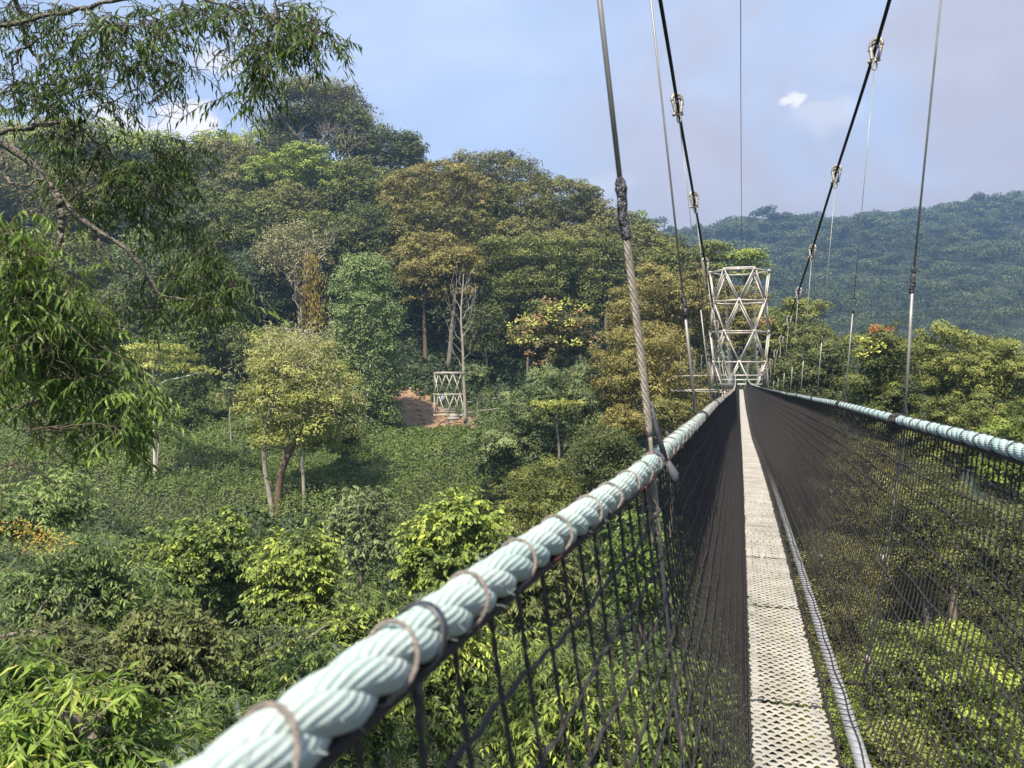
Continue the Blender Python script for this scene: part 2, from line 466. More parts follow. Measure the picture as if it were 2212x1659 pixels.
def envelope_points(n, shape):
    """clump centres in a unit envelope (x, y, z in -1..1)"""
    if shape == 'umbrella':
        a = rng.uniform(0, 2 * math.pi, n); r = np.sqrt(rng.uniform(0, 1, n)) * .86
        lay = rng.choice([0, 0, 0, 1, 1, 2], n)
        z = np.where(lay == 0, .78 * np.sqrt(1 - .8 * r * r), np.where(lay == 1, .25 - .2 * r, -.35 - .25 * r)) + rng.normal(0, .06, n)
        r = np.where(lay == 2, .45 + .5 * r, r)
        return np.stack([r * np.cos(a), r * np.sin(a), z - .05], 1)
    if shape == 'column':
        z = rng.uniform(-1, .92, n); a = rng.uniform(0, 2 * math.pi, n)
        r = (.9 * np.sqrt(np.clip(1 - np.clip(z, -.15, 1) ** 2.0, .02, 1))) * rng.uniform(.6, 1, n)
        return np.stack([r * np.cos(a), r * np.sin(a), z], 1)
    if shape == 'cone':
        z = rng.uniform(-1, .9, n); a = rng.uniform(0, 2 * math.pi, n)
        r = (.92 * (1 - z) / 2 + .06) * rng.uniform(.6, 1, n)
        return np.stack([r * np.cos(a), r * np.sin(a), z], 1)
    d = sphere_dirs(n, -.92 if shape == 'round' else -.55)
    r = rng.uniform(.70 if shape == 'full' else .5, .9, (n, 1)) * (1 + .10 * np.sin(3 * np.arctan2(d[:, 1:2], d[:, :1]) + 9 * rng.uniform()))
    return d * r


def tube_path(a, b, n=6, wob=.08, sag=0.0):
    a, b = np.asarray(a, float), np.asarray(b, float)
    t = np.linspace(0, 1, n)[:, None]
    L = np.linalg.norm(b - a)
    w = rng.standard_normal((n, 3)) * wob * L * np.sin(math.pi * t)
    p = a * (1 - t) + b * t + w
    p[:, 2] += sag * L * np.sin(math.pi * t[:, 0])
    return p


TREES = []


def tree(kind, cx, top, bot, w, Y, label, shape='dome', name='broadleaf_tree', cat='tree', group='forest trees on the hillside', bark='bark',
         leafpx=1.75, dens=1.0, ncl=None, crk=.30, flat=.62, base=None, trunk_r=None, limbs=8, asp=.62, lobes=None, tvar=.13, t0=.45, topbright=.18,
         bark_limbs=None, extra=None, limb_r=.35, trunk_top=.35, shell=.2, trunk_px=None, fold=False, leafL=None, deep=1.0):
    if Y < 98 and shape == 'dome': shape = 'round'
    elif shape == 'dome': shape = 'full'
    if Y > 98 and shape != 'column':
        w *= 1.2; bot += (bot - top) * (.18 if shape == 'umbrella' else .42)
    if Y < 98 and cx > 1640:
        w *= 1.14; bot += (bot - top) * .38; dens *= 1.25; limbs = min(limbs, 4)
    c = P(cx, (top + bot) / 2, Y)
    rx = w / 2 / F * Y; rz = (bot - top) / 2 / F * Y; ry = rx * deep
    bx, by = (c[0], c[1]) if trunk_px is None else ((trunk_px - CX) / F * Y, Y)
    g = gz(bx, by)
    if base is not None: g = base
    g = min(g, c[2] - rz * .8)
    org = np.array([bx, by, g])
    root = tag(empty(name, org), label, cat, group)
    lv = Leaves(org)
    A = math.pi / 4 * w * (bot - top) * .214
    L = leafL or leafpx * Y / 768 * 1.15
    px_leaf = L * 768 / Y
    N = int(dens * 5.4 * A / max(px_leaf * px_leaf * asp * .55, .6))
    N = max(400, min(N, 60000))
    if ncl is None: ncl = int(np.clip(34 + A / 80, 34, 120))
    if shape == 'full': ncl = int(ncl * 1.5); crk *= .84; flat = max(flat, .76)
    E = envelope_points(ncl, shape)
    rm = (rx + rz) / 2 if shape not in ('umbrella',) else min(rx, rz * 1.5)
    if shape in ('column', 'cone'): rm = min(rx, rz) * .95
    R = rm * crk * rng.uniform(.7, 1.35, ncl)
    hi = np.percentile(E[:, 2] + R * flat * 1.05 / rz, 97); sd0 = np.percentile(np.abs(E[:, 0]) + R * 1.05 / rx, 95)
    C = c + E * np.array([rx / max(sd0, .8), ry / max(sd0, .8), rz]) - UP * max(0, (hi - 1)) * rz
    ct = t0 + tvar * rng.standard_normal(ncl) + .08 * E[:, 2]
    sub = 8
    sd_ = sphere_dirs(ncl * sub, -.25)
    ki = np.repeat(np.arange(ncl), sub)
    SC = C[ki] + sd_ * (R[ki] * rng.uniform(.55, .95, ncl * sub))[:, None] * np.array([1, 1, flat])
    SR = R[ki] * (rng.uniform(.26, .48, ncl * sub) if shape != 'column' else rng.uniform(.5, .8, ncl * sub))
    ST = ct[ki] + .09 * rng.standard_normal(ncl * sub)
    pw = SR ** 2 / (SR ** 2).sum()
    m = int(N * (1 - shell))
    gi = rng.choice(ncl * sub, m, p=pw)
    d = sphere_dirs(m, -.45)
    p = SC[gi] + d * (SR[gi] * rng.uniform(.8, 1.08, m))[:, None] * np.array([1, 1, .72])
    nn = d * .75 + sd_[gi] * .45 + np.array([0, 0, .35]) + rng.standard_normal((m, 3)) * .27
    dd = unit(np.cross(nn, rng.standard_normal((m, 3)))); dd[:, 2] -= .2
    ll = L * rng.uniform(.7, 1.35, m)
    lv.add(p, dd, nn, ll, ll * asp, np.clip(ST[gi] + topbright * (d[:, 2] - .2) + .09 * rng.standard_normal(m), 0, 1))  # tops get a lighter tint, sunlight put into the leaf colour
    n2 = int(N * shell)                                    # leaves inside the crown, tinted darker: inner shade put into their colour
    d = sphere_dirs(n2, -.6) * (rng.uniform(0.1, .85, (n2, 1)))
    if shape in ('column', 'cone'):
        d = envelope_points(n2, shape) * .9
    if shape == 'umbrella':
        d = envelope_points(n2, shape)
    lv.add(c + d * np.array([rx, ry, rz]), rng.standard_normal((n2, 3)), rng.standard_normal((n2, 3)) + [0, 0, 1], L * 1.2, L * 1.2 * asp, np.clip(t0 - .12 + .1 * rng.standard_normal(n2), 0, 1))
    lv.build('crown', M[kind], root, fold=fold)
    tr = trunk_r or max(.10, min(.34, .012 * (c[2] + rz - g)))
    mb = MB(org)
    topz = c + np.array([0, 0, rz * trunk_top])
    tp = tube_path(org - [0, 0, .5], topz, 9, .008)
    mb.tubes(tp, np.linspace(tr, tr * .42, 9), 8)
    k0 = max(3, int(np.argmin(np.abs(tp[:, 2] - (c[2] - rz * .75)))))
    order = rng.permutation(ncl)[:limbs]
    for j in order:
        s = tp[min(8, k0 + int(rng.integers(0, max(1, 8 - k0 + 1))) - 0)]
        if s[2] > C[j][2]: s = tp[k0]
        mb.tubes(tube_path(s, C[j], 6, .07, .06), np.linspace(tr * limb_r, tr * .1, 6), 5)
    mb.build('trunk', M[bark], root)
    if extra: extra(root, org, c, rx, ry, rz, L, C, R)
    return root


def accents(mat, pname, pts, Y, L, n=18, r=.5, asp=.6):
    """patches of differently coloured leaves or blossom at given photo spots"""
    def f(root, org, c, rx, ry, rz, Ld, C, R):
        lv = Leaves(org)
        for (px, py) in pts:
            q = P(px, py, Y - rx * .86)
            d = sphere_dirs(n, -.3)
            lv.add(q + d * r * rng.uniform(.3, 1, (n, 1)) * [1, 1, .7], d + [0, 0, -.3], d + rng.standard_normal((n, 3)) * .5 + [0, -.6, .5], L * rng.uniform(.7, 1.3, n), L * asp, np.clip(rng.normal(.5, .2, n), 0, 1))
        lv.build(pname, M[mat], root)
    return f


def both(*fs):
    def f(*a):
        for g in fs: g(*a)
    return f


def pale_limbs(px_lists, Y, mat, r0, pname='limb'):
    def f(root, org, c, rx, ry, rz, Ld, C, R):
        for pl in px_lists:
            pts = spline([P(px, py, Y + (dy[0] if dy else 0)) for (px, py, *dy) in pl], 16)
            MB(org).tubes(pts, np.linspace(r0, r0 * .3, 16), 6).build(pname, M[mat], root)
    return f


# ---- ridge and hillside, far to near
tree('pale', 180, 262, 340, 210, 190, 'yellowish sunlit crown on the left ridge, behind the overhanging branches')
tree('pale', 40, 268, 350, 190, 188, 'yellowish ridge crown at the left edge of the photo, under the overhanging branches')
tree('lime', 330, 285, 350, 190, 190, 'light green ridge crown between the overhanging branches and the thin radio mast')
tree('lime', 475, 283, 330, 120, 190, 'small light green crown on the skyline directly under the radio mast')
tree('lime', 585, 278, 340, 130, 186, 'light green crown on the skyline just left of the great ridge tree')
tree('olive', 505, 315, 390, 190, 170, 'brownish crown below the radio mast, left of the bright rounded green crown')
tree('dark', 400, 330, 470, 150, 160, 'dark grey green crown on the ridge just right of the overhanging branch tips')

def bare(mb, b, d, L, r, depth, wob=.10, spread=.6, up=.25):
    q = tube_path(b, b + d * L, 6, wob)
    mb.tubes(q, np.linspace(r, r * .62, 6), 5)
    if depth == 0: return
    for k in range(int(rng.integers(2, 4))):
        st = q[int(rng.integers(3, 6))]
        nd = unit(d + rng.standard_normal(3) * spread + [0, 0, up])
        bare(mb, st, nd, L * rng.uniform(.55, .8), r * .6, depth - 1, wob, spread, up)


def bare_limbs(starts, Y, mat, r, L, depth=3, spread=.55, pname='limb'):
    def f(root, org, c, rx, ry, rz, Ld, C, R):
        for (px, py, dx) in starts:
            mb = MB(org)
            bare(mb, P(px, py, Y), unit(np.array([dx, -.1, 1.0])), L, r, depth, .10, spread)
            mb.build(pname, M[mat], root)
    return f


tree('olive', 688, 176, 345, 212, 166, 'great domed emergent tree standing tallest on the ridge with bare pale limbs', shape='umbrella', crk=.36, flat=.45, t0=.34, tvar=.2, ncl=70, dens=.9,
     extra=bare_limbs([(668, 345, -.3), (690, 350, .2), (712, 352, -.1), (738, 355, .25), (752, 350, .5)], 154, 'bark', .17, 4.2), bark='bark', limbs=16, name='emergent_tree', shell=.12)
tree('dark', 640, 225, 330, 110, 170, 'dark airy crown merged with the left flank of the great ridge tree', shape='umbrella', crk=.4, dens=.6)
tree('green', 765, 225, 340, 90, 163, 'green crown merged with the right flank of the great ridge tree', crk=.36, flat=.5)
tree('dark', 845, 278, 372, 140, 165, 'dark ragged skyline crown stepping down right of the great ridge tree', crk=.3, flat=.5, tvar=.18)
tree('grey', 880, 288, 350, 66, 168, 'small grey green skyline crown at the right end of the ridge group')
tree('olive', 1062, 334, 420, 215, 162, 'broad grey brown dome on the skyline behind the ochre crown', t0=.42)
tree('dark', 1095, 328, 352, 50, 166, 'thin wispy treetop poking above the grey brown skyline dome', dens=.5)
tree('lime', 652, 308, 420, 190, 150, 'bright rounded green crown directly in front of the great ridge tree', t0=.36, crk=.27, ncl=60)
tree('olive', 545, 355, 450, 170, 150, 'olive crown on the upper slope left of the bright rounded crown', t0=.4)
tree('green', 770, 345, 470, 170, 150, 'green crown on the upper slope between the bright rounded and the ochre crown')
tree('gold', 945, 347, 470, 225, 140, 'largest ochre crown high on the slope, its top against the sky', ncl=80, crk=.24, tvar=.10)
tree('olive', 1180, 382, 490, 215, 150, 'brown green dome on the skyline right of the ochre crown', crk=.25, ncl=70, t0=.48)
tree('green', 1085, 398, 510, 70, 141, 'narrow bright green crown wedged between the ochre and brown green domes', shape='column', crk=.4)
tree('dark', 1270, 402, 480, 66, 152, 'small dark feathery treetop breaking the right skyline of the hill', dens=.7, crk=.36, flat=.45)
tree('olive', 1300, 440, 560, 130, 146, 'olive crown on the descending right skyline behind the grey wire top')
tree('grey', 1375, 452, 510, 70, 165, 'pale grey green treetop just right of the black taped wire')
tree('olive', 1390, 482, 590, 120, 140, 'brownish crown on the skyline slope right of the black taped wire')
tree('green', 1445, 518, 620, 130, 128, 'fresh green crown low on the right skyline before the far blue hills')
tree('green', 560, 420, 550, 190, 138, 'green crown in the middle of the left slope below the olive crown')
tree('dark', 455, 400, 560, 150, 140, 'dark crown on the left slope beside the tips of the hanging branches', t0=.5)
tree('olive', 630, 400, 480, 130, 141, 'small brownish dome under the bright rounded crown')
tree('green', 720, 455, 590, 160, 130, 'tangled green crown with creepers above the orange vine curtain', crk=.28)
tree('dark', 800, 430, 590, 140, 132, 'dark shaggy crown left of the tall stack of ochre crowns', t0=.5, tvar=.18)
tree('olive', 950, 440, 520, 190, 132, 'second ochre brown crown, stacked just under the largest ochre crown', crk=.26)
tree('gold', 950, 500, 570, 170, 124, 'third ochre crown in the stack with a dark gap under it', crk=.27)
tree('olive', 1130, 470, 570, 140, 136, 'brown crown right of the dark gap, under the brown green dome', crk=.28)
tree('olive', 1240, 480, 600, 160, 136, 'olive gold crown on the right slope above the green vine columns', crk=.26)
tree('gold', 1105, 478, 540, 70, 133, 'small golden tuft beside the dark gap in the middle of the slope')
tree('green', 1150, 512, 610, 220, 118, 'wide dark green spreading crown above the colourful tree', shape='umbrella', crk=.4, flat=.5, ncl=50)
tree('green', 1140, 588, 670, 150, 112, 'lower green layered crown right behind the pale dead tree', shape='umbrella', crk=.4, flat=.5)
tree('green', 1255, 540, 700, 90, 116, 'vine wrapped green column left of the wire, above the colourful tree', shape='column', crk=.42)
tree('green', 1310, 500, 650, 80, 125, 'vine wrapped green column directly behind the tan wire rope', shape='column', crk=.42, t0=.38)
tree('gold', 985, 535, 640, 110, 114, 'olive gold crown on the tallest grey trunk behind the small tower', shape='umbrella', crk=.42, trunk_px=968, trunk_r=.42, flat=.55, trunk_top=-.3)
tree('gold', 915, 562, 655, 100, 115, 'olive gold crown on a slim brown trunk right of the leafy column', shape='umbrella', crk=.42, trunk_px=920, trunk_r=.38, bark='bark_red', flat=.55, trunk_top=-.3)
tree('olive', 845, 540, 620, 90, 120, 'olive crown peeping over the right shoulder of the leafy column')
tree('lichen', 625, 478, 610, 150, 122, 'grey half dead tree with crooked bleached limbs beside the orange vine curtain', bark='dead', dens=.55, t0=.15, trunk_px=656, trunk_r=.75,
     extra=bare_limbs([(655, 690, -.5), (655, 640, -.8), (660, 610, .1), (690, 560, .9)], 116, 'dead', .12, 3.4, 3, .8), tvar=.1)
tree('shade_leaf', 550, 540, 700, 170, 122, 'very dark crown deep in the left forest edge', t0=.5)
tree('shade_leaf', 960, 590, 760, 190, 132, 'dark shaded wood behind the tall grey trunks', t0=.4)
tree('shade_leaf', 1090, 620, 780, 170, 122, 'dark shaded tree behind the pale dead tree', t0=.45)
tree('dark', 1050, 640, 760, 90, 108, 'thin dark tree with bare drooping twigs right of the pale dead tree', dens=.5, trunk_r=.2)
tree('dark', 460, 560, 720, 140, 112, 'dark tree in the forest edge right of the near hanging leaves', t0=.5)
tree('grey', 330, 500, 700, 170, 106, 'creeper hung grey green tree behind the hanging branch tips', shape='column', crk=.36)
tree('dark', 330, 380, 520, 190, 145, 'shadowed green crown behind the middle of the overhanging branches', t0=.5)
tree('olive', 210, 360, 520, 230, 150, 'brownish slope crown seen through the overhanging branches')
tree('olive', 60, 340, 480, 240, 150, 'brownish slope crown at the left edge behind the overhanging limb')
tree('green', 120, 480, 660, 220, 125, 'green crown on the far left slope below the overhanging limb')
tree('green', -20, 520, 720, 200, 120, 'green crown cut by the left edge behind the near leaves')
tree('dark', 250, 620, 800, 190, 104, 'dark green tree behind the near hanging leaves on the left')
tree('dark', 60, 680, 860, 240, 100, 'dark green tree at the far left forest edge behind the near leaves')

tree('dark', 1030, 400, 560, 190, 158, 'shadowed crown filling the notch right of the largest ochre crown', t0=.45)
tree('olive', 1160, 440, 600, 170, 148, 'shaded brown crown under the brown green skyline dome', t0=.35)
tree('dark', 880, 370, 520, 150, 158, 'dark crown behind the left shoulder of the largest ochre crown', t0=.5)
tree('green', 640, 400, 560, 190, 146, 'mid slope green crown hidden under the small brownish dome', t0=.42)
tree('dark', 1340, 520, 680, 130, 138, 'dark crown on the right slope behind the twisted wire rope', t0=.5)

# orange dry vine curtain
def vine_curtain():
    org = P(675, 705, 117)
    r = tag(empty('hanging_vine', org), 'curtain of orange yellow dry vines hanging beside the grey half dead tree', 'vine')
    lv = Leaves(org)
    n = 1500
    t = rng.uniform(0, 1, n)
    x = 668 + 12 * t + rng.normal(0, 1, n) * (4 + 12 * np.sqrt(t)); y = 545 + 165 * t
    p = np.stack([(x - CX) / F * 117, 117 + rng.normal(0, .9, n), (HZ - y) / F * 117], 1)
    lv.add(p, np.stack([rng.normal(0, .25, n), rng.normal(0, .25, n), -np.ones(n)], 1), rng.standard_normal((n, 3)) + [0, -1, .4], .6, .10, np.clip(rng.normal(.5, .22, n), 0, 1))
    lv.build('leaves', M['dryvine'], r)
    mb = MB(org)
    for k in range(14):
        a = P(668 + random.uniform(-10, 12), 556, 117); b = P(678 + random.uniform(-32, 32), 708, 117)
        mb.tubes(tube_path(a, b, 7, .02), .05, 4)
    mb.build('stem', M['twig'], r)
vine_curtain()

# ---- valley side trees at middle distance
tree('creeper', 787, 548, 935, 176, 92, 'tall leafy column of creepers, the smooth dense green cone in mid picture', shape='column', crk=.19, ncl=380, dens=2.0, name='creeper_column', flat=1.0, t0=.56, leafpx=1.6, base=-9, limbs=4, tvar=.06)
tree('vine', 400, 640, 960, 120, 88, 'dark green creeper covered column left of the sunlit yellow tree', shape='column', crk=.34, ncl=80, name='creeper_column', flat=.9, base=-8, limbs=3, t0=.42)
tree('dark', 590, 700, 800, 170, 84, 'blue green tree peeping out behind the top of the sunlit yellow tree', t0=.55)
tree('dark', 500, 700, 860, 110, 94, 'dark tree over the red earth bank left of the sunlit yellow tree', t0=.4)
Ylt = 62
LT_L = [[(600, 1010), (640, 980), (690, 900), (700, 860)], [(600, 1060), (606, 1010), (622, 960), (660, 930)], [(574, 1010), (576, 960), (590, 900), (610, 830)]]
def lichen_sprays(root, org, c, rx, ry, rz, L, C, R):
    lv = Leaves(org); n = 3800
    t = rng.uniform(0, 1, n)
    x = rng.normal(640, 52, n); y = 715 + 190 * t ** 1.3 + rng.normal(0, 14, n)
    x = np.where(t > .5, rng.normal(660, 70, n), x)
    d = Ylt - rx * rng.uniform(.2, 1.0, n)
    p = np.stack([(x - CX) / F * d, d, (HZ - y) / F * d], 1)
    lv.add(p, rng.standard_normal((n, 3)) + [0, 0, -.5], rng.standard_normal((n, 3)), .42, .05, np.clip(rng.normal(.55, .2, n), 0, 1))
    lv.build('lichen_strands', M['lichen'], root)
def fork_trunks(root, org, c, rx, ry, rz, L, C, R):
    for pts, r0, m, nm in ([(594, 1158), (584, 1080), (572, 1010), (572, 930), (590, 860)], .23, 'bark_pale', 'stem'), ([(594, 1158), (600, 1090), (608, 1020), (640, 950), (680, 890)], .36, 'bark_red', 'stem'), ([(657, 1105), (656, 1050), (653, 1000), (650, 930)], .17, 'bark_pale', 'stem'):
        q = spline([P(a, b, Ylt - 1.5) for a, b in pts], 18)
        MB(org).tubes(q, np.linspace(r0, r0 * .55, 18), 8).build(nm, M[m], root)
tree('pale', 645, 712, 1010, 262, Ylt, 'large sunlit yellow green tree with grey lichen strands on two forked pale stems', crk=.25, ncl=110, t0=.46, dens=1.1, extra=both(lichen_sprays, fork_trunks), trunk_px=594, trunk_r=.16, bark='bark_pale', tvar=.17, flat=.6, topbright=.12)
tree('dark', 740, 880, 1010, 90, 72, 'dark green shrub behind the right flank of the sunlit yellow tree', t0=.5)
def thin_layers(root, org, c, rx, ry, rz, L, C, R):
    mb = MB(org)
    for pl, r in ([(335, 1045), (334, 960), (333, 880), (330, 800), (318, 760)], .17), ([(338, 838), (362, 822), (395, 815), (430, 805), (462, 798)], .09), ([(333, 850), (310, 800), (280, 770)], .07):
        q = spline([P(a, b, 67) for a, b in pl], 14)
        mb.tubes(q, np.linspace(r, r * .45, 14), 6)
    mb.build('stem', M['bark_white'], root)
    lv = Leaves(org)
    for (px, py) in [(425, 800), (440, 796), (455, 800), (464, 806)]:
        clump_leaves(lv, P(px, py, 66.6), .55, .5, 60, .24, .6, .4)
    lv.build('leaf_tuft', M['pale'], root)
tree('pale', 345, 738, 815, 165, 67, 'small flat topped pale tree on one thin white stem above the vine slope', shape='umbrella', crk=.36, ncl=34, t0=.36, trunk_px=335, trunk_r=.1, bark='bark_pale', extra=thin_layers, dens=.7, flat=.5, limbs=5)
tree('grey', 498, 800, 870, 40, 78, 'slender sapling with a thin pale stem left of the sunlit yellow tree', crk=.4, ncl=14, trunk_px=499, trunk_r=.10, bark='bark_pale', dens=.6, base=P(499, 1015, 78)[2])
YEL = [(1110, 742), (1150, 700), (1176, 672), (1200, 668), (1130, 690), (1222, 655), (1232, 700), (1190, 690), (1145, 735), (1212, 738), (1165, 700), (1255, 665), (1240, 742), (1108, 705)]
ORG = [(1195, 652), (1160, 684), (1125, 690), (1170, 700), (1138, 716), (1252, 676), (1245, 705), (1146, 765), (1166, 785), (1285, 735), (1180, 648)]
tree('flush', 1193, 648, 800, 190, 92, 'round tree flushed with yellow and salmon new leaves behind the grey green tree', crk=.26, ncl=60, t0=.42, tvar=.16,
     extra=both(accents('yellow_leaf', 'new_leaves', YEL, 92, .34, 30, .8), accents('orange_leaf', 'new_leaves', ORG, 92, .30, 22, .6)), name='flushing_tree', dens=1.4)
tree('grey', 1032, 780, 850, 62, 93, 'grey green bush beside the small lattice tower, right of the pale dead trunk', crk=.32)
tree('grey', 1110, 825, 1110, 220, 66, 'grey green tree directly right of the earth clearing', crk=.26, ncl=60)
tree('grey', 1215, 772, 1020, 190, 64, 'rounded blue grey crown below the flushing tree', crk=.27, ncl=60, t0=.42)
tree('pale', 1205, 862, 905, 130, 60, 'flat pale layer of leaves across the grey green trees', shape='umbrella', crk=.45, ncl=18, flat=.4, t0=.25, dens=.7)
tree('green', 1165, 980, 1220, 240, 54, 'lower mid green crown above the big rope, right of the vine slope', crk=.27, ncl=60, t0=.5)
tree('dark', 1300, 890, 1180, 180, 56, 'dark green tree above the rope beside the ochre trees', t0=.42)
tree('gold', 1400, 688, 960, 300, 66, 'big rounded ochre tree left of the bridge, lowest of the ochre ones', crk=.22, ncl=120, t0=.46, tvar=.11, dens=.85)
tree('gold', 1440, 568, 800, 280, 84, 'upper ochre tree behind the tan wire rope, left of the tall tower', crk=.22, ncl=100, t0=.43, tvar=.11)
tree('gold', 1345, 870, 960, 110, 60, 'small ochre bush crown beside the grey wire, just above the rope', crk=.3, t0=.5)
tree('gold', 1590, 600, 780, 160, 86, 'ochre tree seen through the lattice of the tall tower', crk=.25, ncl=70, t0=.44)
tree('olive', 1450, 850, 950, 130, 55, 'olive bush crown above the rope, right of the grey wire foot', crk=.3)
tree('shade_leaf', 1500, 800, 960, 120, 78, 'dark shaded tree under the ochre trees beside the tower foot', t0=.3)
tree('green', 1535, 518, 590, 80, 112, 'light green flat treetop just left above the tall tower', shape='umbrella', crk=.42, t0=.6, flat=.45)
tree('lime', 1612, 540, 600, 90, 110, 'light green flat treetop rising right above the tall tower', shape='umbrella', crk=.42, t0=.4, flat=.45)
tree('olive', 1500, 560, 640, 110, 118, 'olive crown behind the upper ochre tree near the hanging wires')
tree('green', 1668, 655, 830, 90, 74, 'dark green tree with orange blossom touching the right side of the tower', crk=.3, t0=.4, extra=accents('orange_leaf', 'blossom', [(1645, 702), (1662, 698), (1648, 690)], 74, .26, 40, .5))
tree('green', 1720, 625, 800, 130, 84, 'green rounded tree right of the tower in front of the blue hills', crk=.27, ncl=60, t0=.42)
tree('dark', 1775, 690, 880, 150, 66, 'dark green tree behind the right hand hanging wires', t0=.6, crk=.27)
tree('green', 1905, 668, 930, 160, 48, 'green tree with small red blossoms at its top, right of the bridge', crk=.26, ncl=70, t0=.34, extra=both(accents('red_flower', 'blossom', [(1890, 705), (1922, 712), (1888, 715)], 48, .13, 24, .24), accents('yellow_leaf', 'new_leaves', [(1870, 735), (1885, 760), (1860, 770), (1905, 748)], 48, .18, 26, .3)))
tree('green', 2040, 690, 850, 190, 52, 'sunlit green crown right of the outermost right hand wire', crk=.25, ncl=70, t0=.6)
tree('green', 2150, 715, 900, 190, 48, 'yellow green crown at the right edge of the photo above the rope', crk=.25, ncl=70, t0=.68)
tree('green', 2060, 830, 1010, 200, 44, 'green crown behind the right rope at its lower end', crk=.25, ncl=70, t0=.5)
tree('lime', 2200, 880, 1060, 180, 40, 'yellow green crown at the right edge behind the end of the rope', crk=.26, ncl=60, t0=.2)
tree('dark', 1760, 850, 1050, 160, 58, 'dark tree seen through the far end of the right net', t0=.5)
tree('olive', 1870, 920, 1160, 190, 46, 'olive tree seen through the middle of the right net', t0=.45)
tree('green', 2000, 990, 1230, 200, 38, 'green tree seen through the right net under the outermost wire', t0=.45)
tree('dark', 2160, 1060, 1300, 200, 36, 'dark green tree seen through the right end of the net', t0=.55)
tree('olive', 1800, 1130, 1420, 180, 38, 'olive tree behind the right net just outside the white side tube', t0=.45)
tree('lime', 2010, 1320, 1640, 330, 24, 'large bright yellow green crown low under the right net', crk=.2, ncl=140, t0=.20, leafpx=2.6, tvar=.17)
tree('dark', 2200, 1290, 1640, 170, 34, 'shadowed dark tree in the lower right corner behind the net', t0=.4, bark='bark_red')
tree('green', 1930, 1560, 1800, 200, 20, 'mid green bush under the bottom edge of the photo right of the deck', t0=.5, leafpx=3)
tree('green', 1780, 1380, 1640, 150, 30, 'green crown beside the white side tube at the bottom of the photo', t0=.45)
tree('dark', 2090, 1560, 1800, 240, 30, 'dark green crown under the bright crown in the lower right corner', t0=.5)

tree('dark', 1700, 960, 1200, 130, 62, 'dark crown low behind the far right net beside the deck', t0=.5)
tree('green', 1930, 1150, 1400, 170, 44, 'green crown in the shade behind the middle of the right net', t0=.42)
tree('olive', 2120, 1180, 1420, 190, 46, 'olive crown in the dark hollow at the right edge behind the net', t0=.4)
tree('green', 1700, 1250, 1500, 150, 46, 'deep green crown under the white side tube', t0=.45)
tree('dark', 1870, 1380, 1600, 160, 42, 'dark crown left of the large bright yellow green crown', t0=.5)

def bare_tree(px, base_y, Y, stems, label, mat='dead', depth=4, r=.16, spread=.6, g=None):
    org = P(px, base_y, Y)
    t = tag(empty('bare_tree', org), label, 'tree', 'bare trees on the ridge')
    for (dx, L) in stems:
        mb = MB(org)
        bare(mb, org + [dx * .5, 0, -2.5], unit(np.array([dx * .12, -.02, 1])), L, r, depth, .09, spread)
        mb.build('stem', M[mat], t)
bare_tree(583, 318, 168, [(-.6, 6.0), (.5, 6.5)], 'bare pale branched tree against the sky just left of the great ridge tree')
bare_tree(535, 330, 166, [(-1, 5.0), (.8, 5.6)], 'bare crooked tree leaning below the radio mast on the ridge', spread=.7)
bare_tree(600, 660, 121, [(0, 5.0), (1.5, 4.5)], 'tangle of bleached bare branches left of the orange vine curtain', r=.12, spread=.9)

# pale dead tree beside the small tower
def dead_tree():
    org = P(1006, 912, 95)
    r = tag(empty('dead_tree', org), 'pale bare dead tree with upright twigs standing beside the small lattice tower', 'tree')
    tr = spline([P(a, b, 95) for a, b in [(1006, 915), (1003, 840), (1000, 760), (996, 680), (1000, 620), (1001, 592)]], 24)
    MB(org).tubes(tr, np.linspace(.24, .04, 24), 8).build('trunk', M['bark_pale'], r)
    for k, (i, ex, ey) in enumerate([(10, 968, 640), (9, 962, 690), (12, 978, 615), (13, 1022, 620), (12, 1026, 640), (14, 986, 600), (15, 1012, 600), (11, 1020, 690), (8, 1018, 735), (7, 975, 745), (16, 992, 596), (17, 1009, 606), (14, 1024, 652), (10, 1018, 660)]):
        e = P(ex, ey, 95 + random.uniform(-2, 2)); b = tr[i]
        q = tube_path(b, e, 7, .05, -.12)
        mb = MB(org).tubes(q, np.linspace(.065, .02, 7), 5)
        for j in (3, 4, 5, 6):
            mb.tubes(tube_path(q[j], q[j] + [random.uniform(-1, 1), random.uniform(-1, 1), random.uniform(.5, 2.0)], 4, .06), np.linspace(.028, .012, 4), 4)
        mb.build('branch', M['dead'], r)
dead_tree()

